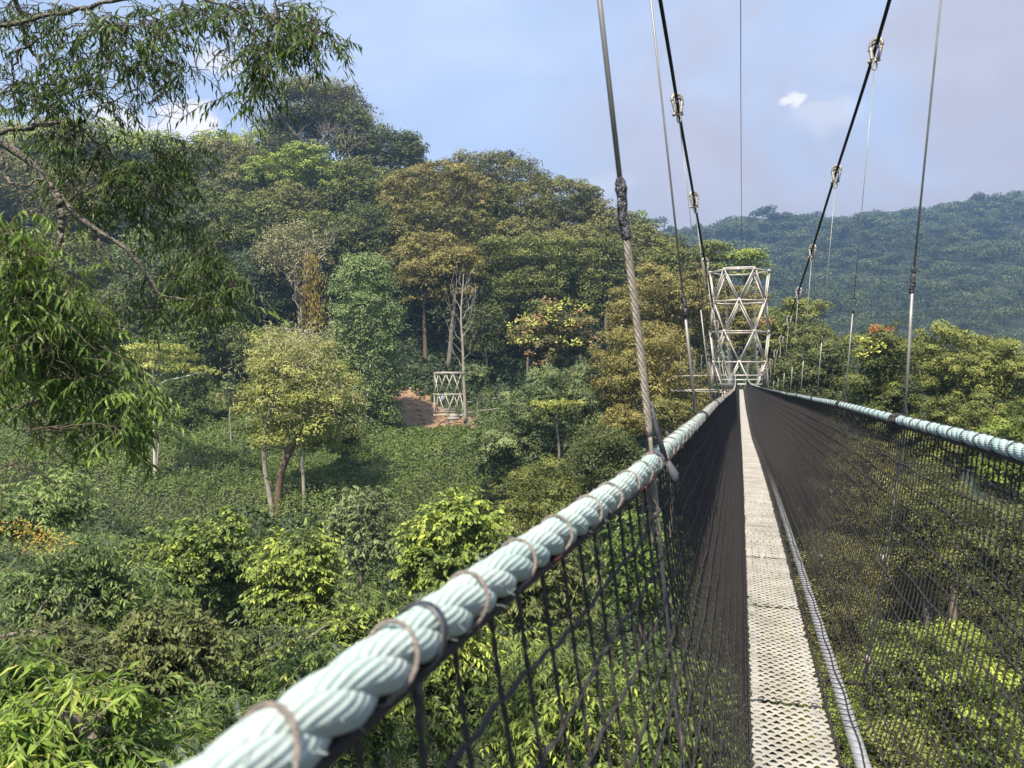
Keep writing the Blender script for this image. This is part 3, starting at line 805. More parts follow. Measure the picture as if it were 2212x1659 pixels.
# ---- near valley trees with drooping, lance shaped leaves
def spray_leaves(lv, q, n_tw, spread, L, W, t0, tips=.3, droop=.7, ln=.45, nl=11, down=None, tv=.12, twigs=None):
    """twigs carrying alternate drooping leaves, starting round the points q"""
    for k in range(n_tw):
        b = q + rng.standard_normal(3) * spread
        d = unit(rng.standard_normal(3) * [1, 1, .5] + [0, 0, .15 if down is None else down])
        tl = ln * rng.uniform(.6, 1.3)
        u = np.linspace(.1, 1, nl)
        pts = b + d * (u * tl)[:, None] + np.stack([0 * u, 0 * u, -.35 * tl * u ** 2], 1)
        if twigs is not None: twigs.append(np.stack([b, b + d * tl * .5 - [0, 0, .09 * tl], b + d * tl - [0, 0, .35 * tl]]))
        s = unit(np.cross(d, [0, 0, 1.0]))
        sg = np.where(np.arange(nl) % 2, 1, -1)[:, None]
        dd = d * .55 + s * sg * .75 + rng.standard_normal((nl, 3)) * .25
        dd[:, 2] -= droop * rng.uniform(.6, 1.4, nl)
        nn = rng.standard_normal((nl, 3)) * .45 + [0, -.15, 1]
        ll = L * rng.uniform(.7, 1.25, nl)
        lv.add(pts, dd, nn, ll, ll * W, np.clip(t0 + tips * (u - .5) + tv * rng.standard_normal(nl), 0, 1))


def near_tree(kind, cx, top, bot, w, Y, label, L=.16, W=.24, ntw=240, t0=.4, tips=.35, ln=.5, nl=11, name='lance_leaf_tree', trunk_px=None, group='trees below the bridge', fold=None, bark='bark', droop=.7, ncl=40, extra=None, limbs=14, spread=.16, dead=0, tr=None):
    if Y > 12: L *= .78; W *= 1.45; ntw = int(ntw * 1.35)
    else: W *= 1.2
    c = P(cx, (top + bot) / 2, Y)
    rx = w / 2 / F * Y; rz = (bot - top) / 2 / F * Y
    bx, by = (c[0], c[1]) if trunk_px is None else ((trunk_px - CX) / F * Y, Y)
    g = min(gz(bx, by), c[2] - rz)
    org = np.array([bx, by, g])
    root = tag(empty(name, org), label, 'tree', group)
    lv = Leaves(org); tw = []
    E = envelope_points(ncl, 'dome')
    C = c + E * np.array([rx, rx * .9, rz])
    for k in range(ncl):
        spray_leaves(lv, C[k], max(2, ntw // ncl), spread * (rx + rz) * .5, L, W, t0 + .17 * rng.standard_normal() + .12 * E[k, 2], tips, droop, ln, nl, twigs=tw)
    lv.build('crown', M[kind], root, fold=(Y < 14) if fold is None else fold)
    tr = tr or max(.07, .012 * (c[2] + rz - g))
    mb = MB(org)
    tp = tube_path(org - [0, 0, .5], c + [0, 0, rz * .3], 10, .02)
    mb.tubes(tp, np.linspace(tr, tr * .45, 10), 8)
    k0 = max(4, int(np.argmin(np.abs(tp[:, 2] - (c[2] - rz)))))
    for j in rng.permutation(ncl)[:limbs]:
        s = tp[min(9, int(rng.integers(k0, 10)))]
        mb.tubes(tube_path(s, C[j], 7, .07, .05), np.linspace(tr * .38, tr * .07, 7), 5)
    mb.tubes(np.array(tw), .0028 if Y < 14 else .004, 4, ref=(0.3, .2, 1), caps=False)
    mb.build('trunk', M[bark], root)
    if dead:
        for k in range(dead):
            b = c + rng.standard_normal(3) * [rx * .5, rx * .4, rz * .4]
            e = b + rng.standard_normal(3) * [.8, .5, .4]
            MB(org).tubes(tube_path(b, e, 6, .1), np.linspace(.02, .005, 6), 4).build('dead_branch', M['dead'], root)
    if extra: extra(root, org, c, rx, rx, rz, L, C, None)
    return root


near_tree('grey', 785, 1010, 1290, 170, 36, 'grey green tree left of the bright yellow tree, before the vine slope', L=.26, W=.3, ntw=420, t0=.4, spread=.12)
near_tree('tips', 985, 1056, 1340, 250, 28, 'bright yellow green tree standing in front of the vine slope, above the big rope', L=.26, W=.34, ntw=900, t0=.62, tips=.3, ncl=70, spread=.10, bark='bark_dark')
near_tree('tips', 450, 1112, 1330, 240, 27, 'yellow tipped dark green tree at left, just under the vine slope', L=.24, W=.32, ntw=700, t0=.42, tips=.5, ncl=60, spread=.11, bark='bark_dark')
near_tree('tips', 640, 1118, 1420, 190, 25, 'yellow leafed tree directly under the forked pale stems', L=.23, W=.34, ntw=760, t0=.56, tips=.4, ncl=60, spread=.11, bark='bark')
near_tree('feather', 80, 1015, 1190, 220, 24, 'feathery pale green treetop at the left edge over the vine slope', L=.24, W=.22, ntw=520, t0=.5, ncl=40)
near_tree('feather', 140, 1160, 1400, 270, 16, 'feathery grey green tree with bare grey branches at the left edge', L=.20, W=.2, ntw=700, t0=.38, ncl=60, spread=.13, extra=both(
    pale_limbs([[(-40, 1382), (60, 1365), (115, 1362), (170, 1330), (200, 1295)], [(75, 1340), (100, 1300), (135, 1275)], [(110, 1400), (120, 1330), (150, 1280)]], 15, 'bark', .045),
    accents('dryvine', 'dry_leaves', [(30, 1142), (70, 1150), (110, 1165), (130, 1180), (60, 1165), (90, 1185)], 16, .06, 60, .3)))
near_tree('dark', 350, 1300, 1600, 230, 15, 'dark glossy leafed tree in the shaded hollow at lower left', L=.17, W=.36, ntw=520, t0=.5, tips=.25, ncl=50, bark='bark_dark')
near_tree('tips', 560, 1330, 1600, 250, 18, 'dull green tree with dry bleached twigs left of the big rope', L=.17, W=.3, ntw=700, t0=.3, tips=.45, ncl=60, dead=26)
near_tree('tips', 775, 1270, 1540, 230, 20, 'yellow flecked olive tree directly above the near end of the big rope', L=.19, W=.3, ntw=800, t0=.34, tips=.45, ncl=60)
near_tree('tips', 965, 1270, 1680, 220, 15, 'yellow green tree seen between the big rope and the nearest net cords', L=.19, W=.26, ntw=800, t0=.5, tips=.4, ncl=60)
near_tree('dark', 1170, 1140, 1420, 230, 26, 'dark green tree behind the left net under the middle of the rope', L=.24, W=.3, ntw=700, t0=.5, tips=.3, ncl=60)
near_tree('tips', 1200, 1370, 1760, 300, 13, 'lime tipped bushy tree at the bottom behind the left net', L=.17, W=.24, ntw=900, t0=.48, tips=.4, ncl=70)
near_tree('lance', 1400, 1100, 1400, 240, 30, 'shaded green tree behind the dense far part of the left net', L=.26, W=.3, ntw=600, t0=.4, ncl=50)
near_tree('lance', 1450, 1380, 1760, 240, 16, 'green tree low behind the left net beside the deck', L=.18, W=.26, ntw=700, t0=.5, ncl=60)
near_tree('lance', 250, 1235, 1500, 280, 22, 'dull green tree behind the bare grey branches at lower left', L=.22, W=.28, ntw=620, t0=.4, ncl=50)
near_tree('tips', 545, 1190, 1420, 230, 30, 'yellow flecked tree between the two yellow leafed trees below the vine slope', L=.24, W=.32, ntw=600, t0=.42, tips=.4, ncl=50)
near_tree('lance', 690, 1390, 1720, 290, 15, 'deep green tree hugging the left side of the big rope', L=.17, W=.26, ntw=760, t0=.42, ncl=60)
near_tree('dark', 850, 1330, 1600, 240, 24, 'dark green tree under the bright yellow green tree, above the big rope', L=.22, W=.3, ntw=620, t0=.5, ncl=50)
near_tree('tips', 330, 1130, 1300, 190, 31, 'sparse yellow flecked treetop left of the yellow tipped tree', L=.24, W=.3, ntw=420, t0=.38, tips=.45, ncl=36)
near_tree('dark', 130, 1350, 1560, 300, 14, 'dark shaded tree under the feathery tree at the left edge', L=.17, W=.3, ntw=560, t0=.4, ncl=50)
near_tree('feather', 470, 1480, 1760, 280, 9.5, 'feathery green treetop beside the near end of the big rope', L=.15, W=.17, ntw=520, t0=.45, ncl=45, ln=.4, spread=.14)
near_tree('lance_light', 180, 1440, 1800, 330, 6.5, 'fresh light green treetop with long narrow leaves in the bottom left corner', L=.16, W=.2, ntw=420, t0=.5, ncl=45, ln=.36, spread=.13, name='long_leaf_tree')
near_tree('lance', 40, 1380, 1700, 200, 8.5, 'darker long leafed treetop at the left edge above the bottom corner', L=.17, W=.2, ntw=360, t0=.45, ncl=36, ln=.4, name='long_leaf_tree')
near_tree('lance', 330, 1540, 1760, 190, 8.0, 'mid green long leafed treetop between the corner bush and the big rope', L=.15, W=.2, ntw=260, t0=.42, ncl=28, ln=.36, name='long_leaf_tree')


# ---- overhanging tree at the left, close to the bridge
def overhanging_tree():
    org = np.array([-9.5, 7.5, gz(-9.5, 7.5)])
    r = tag(empty('overhanging_tree', org), 'near tree overhanging the top left with lichened limbs and drooping narrow leaves', 'tree')
    MB(org).tubes(spline([org - [0, 0, .4], org + [.3, .2, 6], org + [.8, .1, 12], org + [1.6, .0, 17.5], org + [2.2, 0, 21], org + [2.4, 0, 25]], 30), np.linspace(.5, .2, 30), 12).build('trunk', M['bark_lichen'], r)
    limbs = [
        ([(-420, 430, 7.5), (-150, 300, 7.6), (-20, 300, 7.7), (60, 345, 7.8), (110, 400, 7.8), (150, 452, 7.8), (230, 510, 7.8), (292, 556, 7.9), (326, 612, 8), (350, 637, 8), (425, 648, 8)], .085, .010),
        ([(-200, 330, 7.7), (0, 288, 7.8), (60, 276, 7.9), (140, 262, 8.0), (192, 292, 8.1), (232, 335, 8.2), (300, 372, 8.3), (345, 370, 8.3), (400, 330, 8.4)], .058, .008),
        ([(-300, -120, 7.6), (0, -40, 7.8), (40, 20, 7.9), (58, 92, 8), (98, 150, 8), (140, 205, 8.1), (185, 260, 8.2)], .055, .010),
        ([(-300, -60, 7.4), (-40, 50, 7.4), (120, 30, 7.5), (260, 0, 7.4), (400, -15, 7.3), (520, 25, 7.3), (620, 50, 7.25), (715, 75, 7.2)], .050, .006),
        ([(480, 10, 7.3), (505, 80, 7.3), (540, 140, 7.35), (560, 185, 7.4)], .016, .004),
        ([(110, 400, 7.8), (132, 452, 7.7), (130, 500, 7.7), (128, 532, 7.7)], .055, .03),
        ([(200, 495, 7.8), (240, 560, 7.9), (275, 590, 8), (330, 600, 8.1), (470, 600, 8.1), (520, 620, 8.1)], .026, .005),
        ([(-300, 640, 6.3), (-60, 620, 6.2), (60, 640, 6.2), (140, 700, 6.3), (210, 780, 6.4), (270, 860, 6.4), (300, 910, 6.4)], .05, .006),
        ([(-300, 800, 6.4), (-60, 860, 6.3), (40, 880, 6.3), (130, 850, 6.3), (190, 830, 6.4)], .035, .006),
        ([(40, 110, 8), (110, 70, 7.9), (200, 55, 7.8), (300, 95, 7.7), (385, 140, 7.7)], .022, .005),
        ([(140, 205, 8.1), (220, 150, 8), (320, 110, 7.9)], .02, .005),
        ([(-20, 300, 7.7), (10, 345, 7.6), (15, 385, 7.6), (50, 400, 7.6), (90, 385, 7.7)], .03, .012),
    ]
    sk = []
    for pl, r0, r1 in limbs:
        q = spline([P(*a) for a in pl], 40)
        q[1:-1] += rng.standard_normal((38, 3)) * .012
        MB(org).tubes(q, np.linspace(r0 * .55, r1 * .8, 40) * (1 + .12 * rng.standard_normal(40)), 8).build('limb', M['bark_lichen'], r)
        sk.append(q)
    SK = np.concatenate(sk)
    blobs = [(60, 40, 110, 60, 8, 26), (30, 190, 80, 80, 8.2, 26), (150, 110, 80, 70, 8, 24), (100, 220, 70, 50, 8.5, 20), (240, 55, 90, 55, 7.6, 28), (205, 190, 90, 60, 8, 24), (330, 55, 90, 50, 7.6, 26),
             (310, 130, 70, 40, 8, 18), (380, 150, 35, 25, 8, 8), (420, 25, 60, 25, 7.4, 14), (510, 20, 70, 30, 7.4, 18), (600, 40, 70, 45, 7.3, 22), (680, 50, 50, 45, 7.3, 20), (560, 100, 45, 40, 7.3, 14),
             (560, 160, 32, 36, 7.4, 11), (700, 85, 36, 25, 7.3, 9), (590, 90, 40, 40, 7.3, 10), (655, 95, 25, 22, 7.3, 5), (500, 212, 18, 22, 7.5, 4), (545, 200, 16, 20, 7.5, 3), (140, 300, 60, 40, 8.3, 12),
             (190, 340, 90, 50, 8.3, 22), (270, 375, 90, 60, 8.3, 26), (345, 335, 60, 50, 8.4, 18), (250, 450, 90, 50, 8.6, 22), (330, 420, 80, 50, 8.6, 22), (400, 330, 30, 40, 8.5, 8), (170, 430, 60, 40, 8.5, 8),
             (400, 510, 80, 50, 8.5, 22), (460, 575, 75, 45, 8.2, 24), (500, 635, 45, 35, 8.1, 12), (400, 610, 80, 55, 8.5, 24), (320, 660, 70, 45, 8.7, 14), (440, 650, 60, 30, 8.2, 12)]
    low = [(20, 500, 60, 60, 6, 16), (40, 570, 90, 80, 6, 34), (100, 640, 110, 70, 6.2, 34), (60, 740, 110, 80, 6.2, 36), (170, 750, 110, 70, 6.5, 34), (20, 690, 70, 80, 6.0, 22), (235, 820, 80, 50, 6.4, 26), (285, 875, 50, 45, 6.4, 18), (190, 900, 50, 45, 6.5, 10),
           (300, 925, 30, 35, 6.4, 7), (70, 850, 90, 40, 6.4, 14), (200, 690, 60, 40, 6.5, 12), (245, 940, 40, 30, 6.4, 5)]
    dm = MB(org)                                            # bare dry twigs
    for (x, y, sx, sy, Y, n, dx, dy) in [(330, 235, 60, 50, 8.2, 46, .2, -1), (110, 430, 80, 40, 8.0, 34, .8, .1), (90, 920, 90, 30, 6.3, 50, 1, .3), (300, 330, 60, 40, 8.3, 24, .5, -.6), (440, 110, 50, 40, 7.4, 22, .3, 1), (520, 60, 60, 40, 7.3, 20, .4, 1), (60, 990, 60, 30, 6.4, 26, .8, .6), (250, 150, 90, 50, 8, 24, .5, .3), (180, 650, 80, 60, 6.6, 24, .6, .5)]:
        for k in range(n // 2):
            b = P(x + rng.normal(0, .6) * sx, y + rng.normal(0, .6) * sy, Y + rng.normal(0, .3))
            d = unit(np.array([dx, 0, -dy]) + rng.standard_normal(3) * .55)
            L = rng.uniform(.2, .5)
            q = tube_path(b, b + d * L, 6, .06)
            dm.tubes(q, np.linspace(.0055, .002, 6), 4)
            for j in (2, 3, 4):
                dm.tubes(tube_path(q[j], q[j] + (d + rng.standard_normal(3) * .6) * L * .35, 4, .06), np.linspace(.003, .0012, 4), 4)
    for bl, mat, L, t0, nm in ((blobs, 'lance', .112, .36, 'foliage'), (low, 'lance_light', .118, .36, 'foliage')):
        lv = Leaves(org); tw = []; br = MB(org)
        for (x, y, rx, ry, Y, n) in bl:
            n = int(n * (1.75 if bl is blobs else 2.1))
            cc = P(x, y, Y)
            i = int(np.argmin(np.linalg.norm(SK - cc, axis=1)))
            br.tubes(tube_path(SK[i], cc + rng.standard_normal(3) * .05, 7, .06, .05), np.linspace(.016, .005, 7), 5)
            for k in range(n):
                q = P(x + rng.normal(0, .5) * rx, y + rng.normal(0, .5) * ry, Y + rng.normal(0, .35))
                if rng.uniform() < .35:
                    br.tubes(tube_path(cc + rng.standard_normal(3) * .08, q, 5, .08, .04), np.linspace(.006, .003, 5), 4)
                spray_leaves(lv, q, 1, .02, L, .20, t0 + .09 * rng.standard_normal(), .22, 1.0, .34, 10, down=-.25, tv=.1, twigs=tw)
        lv.build(nm, M[mat], r, fold=True)
        br.tubes(np.array(tw), .0032, 4, ref=(.3, .2, 1), caps=False)
        if bl is blobs: br.merge(dm)
        br.build('twigs', M['twig'], r)
overhanging_tree()


# ---------------------------------------------------------------- ground cover
def cover(name, mat, X0, X1, Y0, Y1, n, hfun, size, label, t0=.45, keep=None, steep=.5, asp=.7):
    Yy = Y0 + (Y1 - Y0) * rng.uniform(0, 1, n) ** 1.0
    Xx = rng.uniform(X0, X1, n)
    if keep is not None:
        k = keep(Xx, Yy); Xx, Yy = Xx[k], Yy[k]
    n = len(Xx)
    Z = ground(Xx, Yy); h = hfun(Xx, Yy)
    p = np.stack([Xx, Yy, Z + h * rng.uniform(.75, 1.02, n)], 1)
    e = .4
    gx_ = (hfun(Xx + e, Yy) - h) / e; gy_ = (hfun(Xx, Yy + e) - h) / e
    nn = np.stack([-gx_, -gy_ - .25, np.ones(n)], 1) + rng.standard_normal((n, 3)) * steep
    dd = np.cross(unit(nn), rng.standard_normal((n, 3))); dd[:, 2] -= .25
    L = size(Yy) * rng.uniform(.7, 1.3, n)
    lv = Leaves()
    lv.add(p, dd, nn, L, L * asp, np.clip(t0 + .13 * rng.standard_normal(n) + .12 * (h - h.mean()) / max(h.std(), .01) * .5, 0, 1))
    return tag(lv.build(name, M[mat]), label, None, kind='stuff')


def lump(*oct):
    ph = rng.uniform(0, 6.28, (len(oct), 4))
    def f(X, Y):
        s = 0
        for (wl, a), p in zip(oct, ph):
            k = 2 * math.pi / wl
            s = s + a * np.sin(k * (X * .8 + Y * .6) + p[0] + 1.2 * np.sin(k * .6 * Y + p[1])) * np.sin(k * (Y * .8 - X * .6) + p[2] + 1.2 * np.sin(k * .5 * X + p[3]))
        return s
    return f


l1 = lump((24, 1.3), (9, .7), (3.6, .38), (1.7, .24), (.9, .12))
def on_path(X, Y):
    Y = Y + .9 * np.sin(X * 2.3) + .6 * np.sin(X * 5.1 + 1) + rng.normal(0, .35, np.shape(X))
    px = X / Y * F + CX
    return ((px > 868) & (px < 1030) & (Y > 95.2) & (Y < 104.5)) | ((px > 862) & (px < 905) & (Y > 103) & (Y < 105.5)) | ((px > 415) & (px < 530) & (Y > 100) & (Y < 103.4))
cover('vines', 'vine', -92, 18, 42, 112, 850000, lambda X, Y: np.maximum(.3, 1.4 + l1(X, Y)) * np.clip((95.5 - Y) / 9 + 2 * (np.abs(X / Y * F + CX - 940) > 105), .08, 1), lambda Y: .0026 * Y, 'even mat of small leafed vines covering the valley slope',
      keep=lambda X, Y: (~on_path(X, Y)) & (X / Y * F + CX > -80) & (X / Y * F + CX < 1300))
l2 = lump((16, 1.6), (7, 1.0), (3, .6))
def ug_h(X, Y):
    px = X / Y * F + CX
    gap = (px > 850) & (px < 1070)
    h = (2.6 + l2(X, Y)) * (1 + 2.0 * np.clip((Y - 118) / 20, 0, 1))
    return np.where(gap & (Y < 121), .7 + .25 * l2(X, Y), h)
cover('undergrowth', 'shade_leaf', -180, 110, 100, 205, 300000, ug_h, lambda Y: .0052 * Y, 'dark shaded undergrowth between the hillside trunks', keep=lambda X, Y: (~on_path(X, Y)) & ((X / Y * F + CX < 850) | (X / Y * F + CX > 1060) | (Y > 104)) & (X / Y * F + CX > -80), t0=.5)
l3 = lump((8, .9), (3.5, .6), (1.5, .3))
cover('undergrowth', 'shade_leaf', -32, 70, 3, 108, 380000, lambda X, Y: 1.6 + l3(X, Y), lambda Y: np.maximum(.12, .006 * Y), 'dark shrubs and creepers on the deep valley floor below the bridge', t0=.45, keep=lambda X, Y: (X > -.7 * Y - 2) & ((Y < 58) | (X / Y * F + CX > 1290)))  # shade of the hollow is in the dark leaf colour


# far blue hillside: a wood nobody could count
def far_wood():
    lv = Leaves()
    pos = []
    for Y in np.arange(150, 860, 12.5):
        for X in np.arange(30, 640, 13):
            x, y = X + rng.normal(0, 2.6), Y + rng.normal(0, 2.6)
            u = x / y * F + CX
            if u < 1360 or u > 2420: continue
            if Y < 330 and not (x > 60): continue
            if Y < 200 and x < 75: continue
            pos.append((x, y))
    pos = np.array(pos)
    Z = ground(pos[:, 0], pos[:, 1])
    for (x, y), z in zip(pos, Z):
        R = rng.uniform(6.5, 13.0); H = rng.uniform(6, 22)
        nn = 7
        tt = rng.normal(.45, .19)
        tall = rng.uniform() < .12
        if tall: H *= 1.35
        L = np.clip(.0023 * y, .6, 1.8)
        for k in range(nn):
            a = rng.uniform(0, 6.28); rr = R * rng.uniform(.15, .65)
            c = np.array([x + rr * math.cos(a), y + rr * math.sin(a), z + H + rng.uniform(-2.2, 1.6)])
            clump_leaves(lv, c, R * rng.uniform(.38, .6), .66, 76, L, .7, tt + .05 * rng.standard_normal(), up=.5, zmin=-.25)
    tag(lv.build('forest', M['farwood']), 'hazy blue green forest covering the far hillside across the valley', None, kind='stuff')
far_wood()


# ---------------------------------------------------------------- the suspension bridge
br = tag(empty('suspension_bridge', B(3.0, .19, -1.45)), 'narrow rope railed suspension footbridge running from the viewer to the tall lattice tower', 'footbridge')
BO = B(3.0, .19, -1.45)
C_ = AX[1]
deck_h = pchip([0, 2.7, 8.7, 13.5, 25, 36, 50, 61], [-1.40, -1.42, -1.52, -1.69, -2.15, -2.2, -2.05, -1.87])
deck_c = pchip([0, 13.5, 25, 36, 61], [.19, .177, .155, .114, .04])
rope_h = pchip([-2, 0, .6, 2, 3.56, 5.64, 7.93, 10, 12.1, 14.4, 19, 30, 40, 48, 55, 60.2], [-.21, -.215, -.22, -.225, -.25, -.285, -.34, -.386, -.445, -.49, -.6, -.83, -1.03, -1.15, -1.08, -.75])
rl_lat = pchip([-2, 0, .6, 1.75, 3.7, 8, 17, 30, 60.2], [-.27, -.262, -.252, -.195, -.185, -.185, -.167, -.22, -.40])
rr_lat = pchip([-2, 0, 2, 14, 30, 45, 60.2], [.70, .70, .70, .70, .70, .64, .45])
W2 = .148
END = 61.0 / C_
def hd(s): return deck_h(s * C_)
def dc(s): return deck_c(s * C_)
def rope_pt(s, side):
    s = np.asarray(s, float)
    y = s * C_ + (.06 if side < 0 else -.19)
    lat = rl_lat(y) if side < 0 else rr_lat(y)
    return AX * s[..., None] + LT * lat[..., None] + UP * rope_h(y)[..., None]


# deck: panels of stretched grating, each strand a wavy ribbon touching the next
def deck():
    pitch = .030
    s0 = -.6
    k = 0
    while s0 < END - .3:
        plen = 1.32 if k % 3 else 1.41
        s1 = min(s0 + plen, END)
        V, Q, nb = [], [], 0
        near = s0 < 9
        ns = int((s1 - s0 - .01) / pitch)
        m = 49 if near else 25
        u = np.linspace(-1, 1, m)
        cells = 6.0
        for i in range(ns):
            s = s0 + .008 + (i + .5) * pitch
            ph = 0 if i % 2 else math.pi
            wv = .0088 * np.cos(u * cells * math.pi + ph)
            wid = .0119 + .0008 * np.cos(2 * u * cells * math.pi)
            ss = s + wv
            tilt = .0022
            zz = hd(s) + .0020 * np.cos(u * cells * math.pi * 2) - .010 * (1 - u * u) * 0 + rng.normal(0, .0008)
            lat = dc(s) + u * W2
            f = AX * (ss + wid)[:, None] + LT * lat[:, None] + UP * (zz - tilt)[:, None]
            mid = AX * ss[:, None] + LT * lat[:, None] + UP * (zz + .0016)[:, None]
            b = AX * (ss - wid)[:, None] + LT * lat[:, None] + UP * (zz - tilt)[:, None]
            V += [b, mid, f]
            j = nb + np.arange(m - 1)
            Q.append(np.stack([j, j + 1, j + 1 + m, j + m], 1)); Q.append(np.stack([j + m, j + m + 1, j + 1 + 2 * m, j + 2 * m], 1))
            nb += 3 * m
        p = mesh_obj('deck_panel', np.concatenate(V) - BO, np.concatenate(Q), M['deck'], br)
        cl = MB(BO)
        if s1 < 6:
            for uu in (-.7, -.22, .26, .74):
                c0 = B(s1, dc(s1) + uu * W2, hd(s1) + .005)
                a = np.linspace(0, 2 * math.pi, 13)
                ringp = c0 + AX * (np.sin(a) * .006)[:, None] + LT * (np.cos(a) * .012)[:, None] + UP * (.003 * np.sin(a))[:, None]
                cl.tubes(ringp, .0020, 5, ref=UP, closed=True)
            cl.build('clip', M['blackcord'], p)
        s0 = s1; k += 1
    # ladder stringers and rungs that carry the grating
    for u in (-.8, .8):
        s = np.linspace(-.6, END, 120)
        q = AX * s[:, None] + LT * (dc(s) + u * W2)[:, None] + UP * (hd(s) - .05)[:, None]
        MB(BO).tubes(q, .022, 6).build('stringer', M['aluminium'], br)
    s = np.linspace(-.6, END - .5, 200)
    q = AX * s[:, None] + LT * (dc(s) + W2 + .085)[:, None] + UP * (hd(s) - .012)[:, None]
    MB(BO).tubes(q, .027, 12).build('side_rail', M['aluminium'], br)
    # frayed black edging cord laced along both edges
    for u in (-1, 1):
        s = np.arange(-.3, END - .3, .028)
        if u > 0: pass
        jit = rng.normal(0, .004, len(s))
        q = AX * s[:, None] + LT * (dc(s) + u * (W2 + .006) + jit + .006 * np.where(np.arange(len(s)) % 2, 1, -1))[:, None] + UP * (hd(s) + .006 + .006 * np.where(np.arange(len(s)) % 2, 1, -1))[:, None]
        MB(BO).tubes(q, .0055, 5).build('edge_lacing', M['blackcord'], br)
deck()


def net(side):
    mb = MB(BO)
    nl = 13 if side < 0 else 16
    t = np.linspace(0, 1, nl + 1)
    def sect(s, t):
        s = np.asarray(s, float)
        rp = rope_pt(s, side) - UP * .030 - LT * .004 * side
        e = AX * s[..., None] + LT * (dc(s) + side * (W2 + .008))[..., None] + UP * (hd(s) + .010)[..., None]
        kx = AX * s[..., None] + LT * (dc(s) + side * (W2 + (.13 if side > 0 else .02)))[..., None] + UP * (hd(s) + (.03 if side > 0 else .09))[..., None]
        t = np.asarray(t)
        e = e + AX * .07
        a = np.clip(t / .9, 0, 1)[..., None]; b = np.clip((t - .9) / .1, 0, 1)[..., None]
        bul = (np.sin(math.pi * np.clip(t / .9, 0, 1)) * .035 * side)[..., None]
        return (rp * (1 - a) + kx * a) * (1 - b) + e * b + LT * bul
    sp = .088 if side < 0 else .054
    # near cords, knotted
    sn = np.concatenate([np.arange(.12, 1.9, sp), np.arange(1.9, 3.2, min(sp, .06))])
    m = 110
    tt = np.linspace(0, 1, m)
    lean = rng.normal(0, .003, (len(sn), 1)) + .010 * np.sin(np.linspace(0, 7, 14))[None, np.clip((tt * 13).astype(int), 0, 13)] * .4
    pts = sect(sn[:, None] + .10 * tt[None] * 0 + lean, np.broadcast_to(tt, (len(sn), m)))
    rad = .0027 + .0009 * np.where(np.arange(m) % 2, 1, -1)[None] + 0 * sn[:, None]
    rad = rad * np.where(tt > .91, .42 if side < 0 else .3, 1)[None]
    mb.tubes(pts, rad, 5, ref=AX, caps=False)
    sf = np.arange(3.2, END - .8, .055)
    m = nl + 1
    lean = rng.normal(0, .003, (len(sf), m))
    pts = sect(sf[:, None] + lean, np.broadcast_to(t, (len(sf), m)))
    mb.tubes(pts, .0027, 4, ref=AX, caps=False)
    # cords running along, kinked at each knot
    for k in range(1, nl):
        s = np.concatenate([np.arange(.1, 8, sp / 2), np.arange(8, END - .8, sp * 4)])
        z = np.where((np.arange(len(s)) + k) % 2, 1, -1) * .0035 * np.where(s < 8, 1, .4)
        tk = np.full(len(s), t[k]) + (.004 if side < 0 else .002) * np.sin(s * 5 + k * 2.1) + .003 * np.sin(s * 13 + k)
        q = sect(s, tk) + UP * z[:, None]
        mb.tubes(q, .0033, 5, caps=False, flat=.7)
    o = mb.build('net', M['blackcord'], br)
    # thick head cord of the net under the rope
    s = np.linspace(-.5, END - .8, 700)
    q = rope_pt(s, side) - UP * .027 - LT * .005 * side
    MB(BO).tubes(q, .0065, 6).build('head_cord', M['blackcord'], o)
net(-1); net(1)


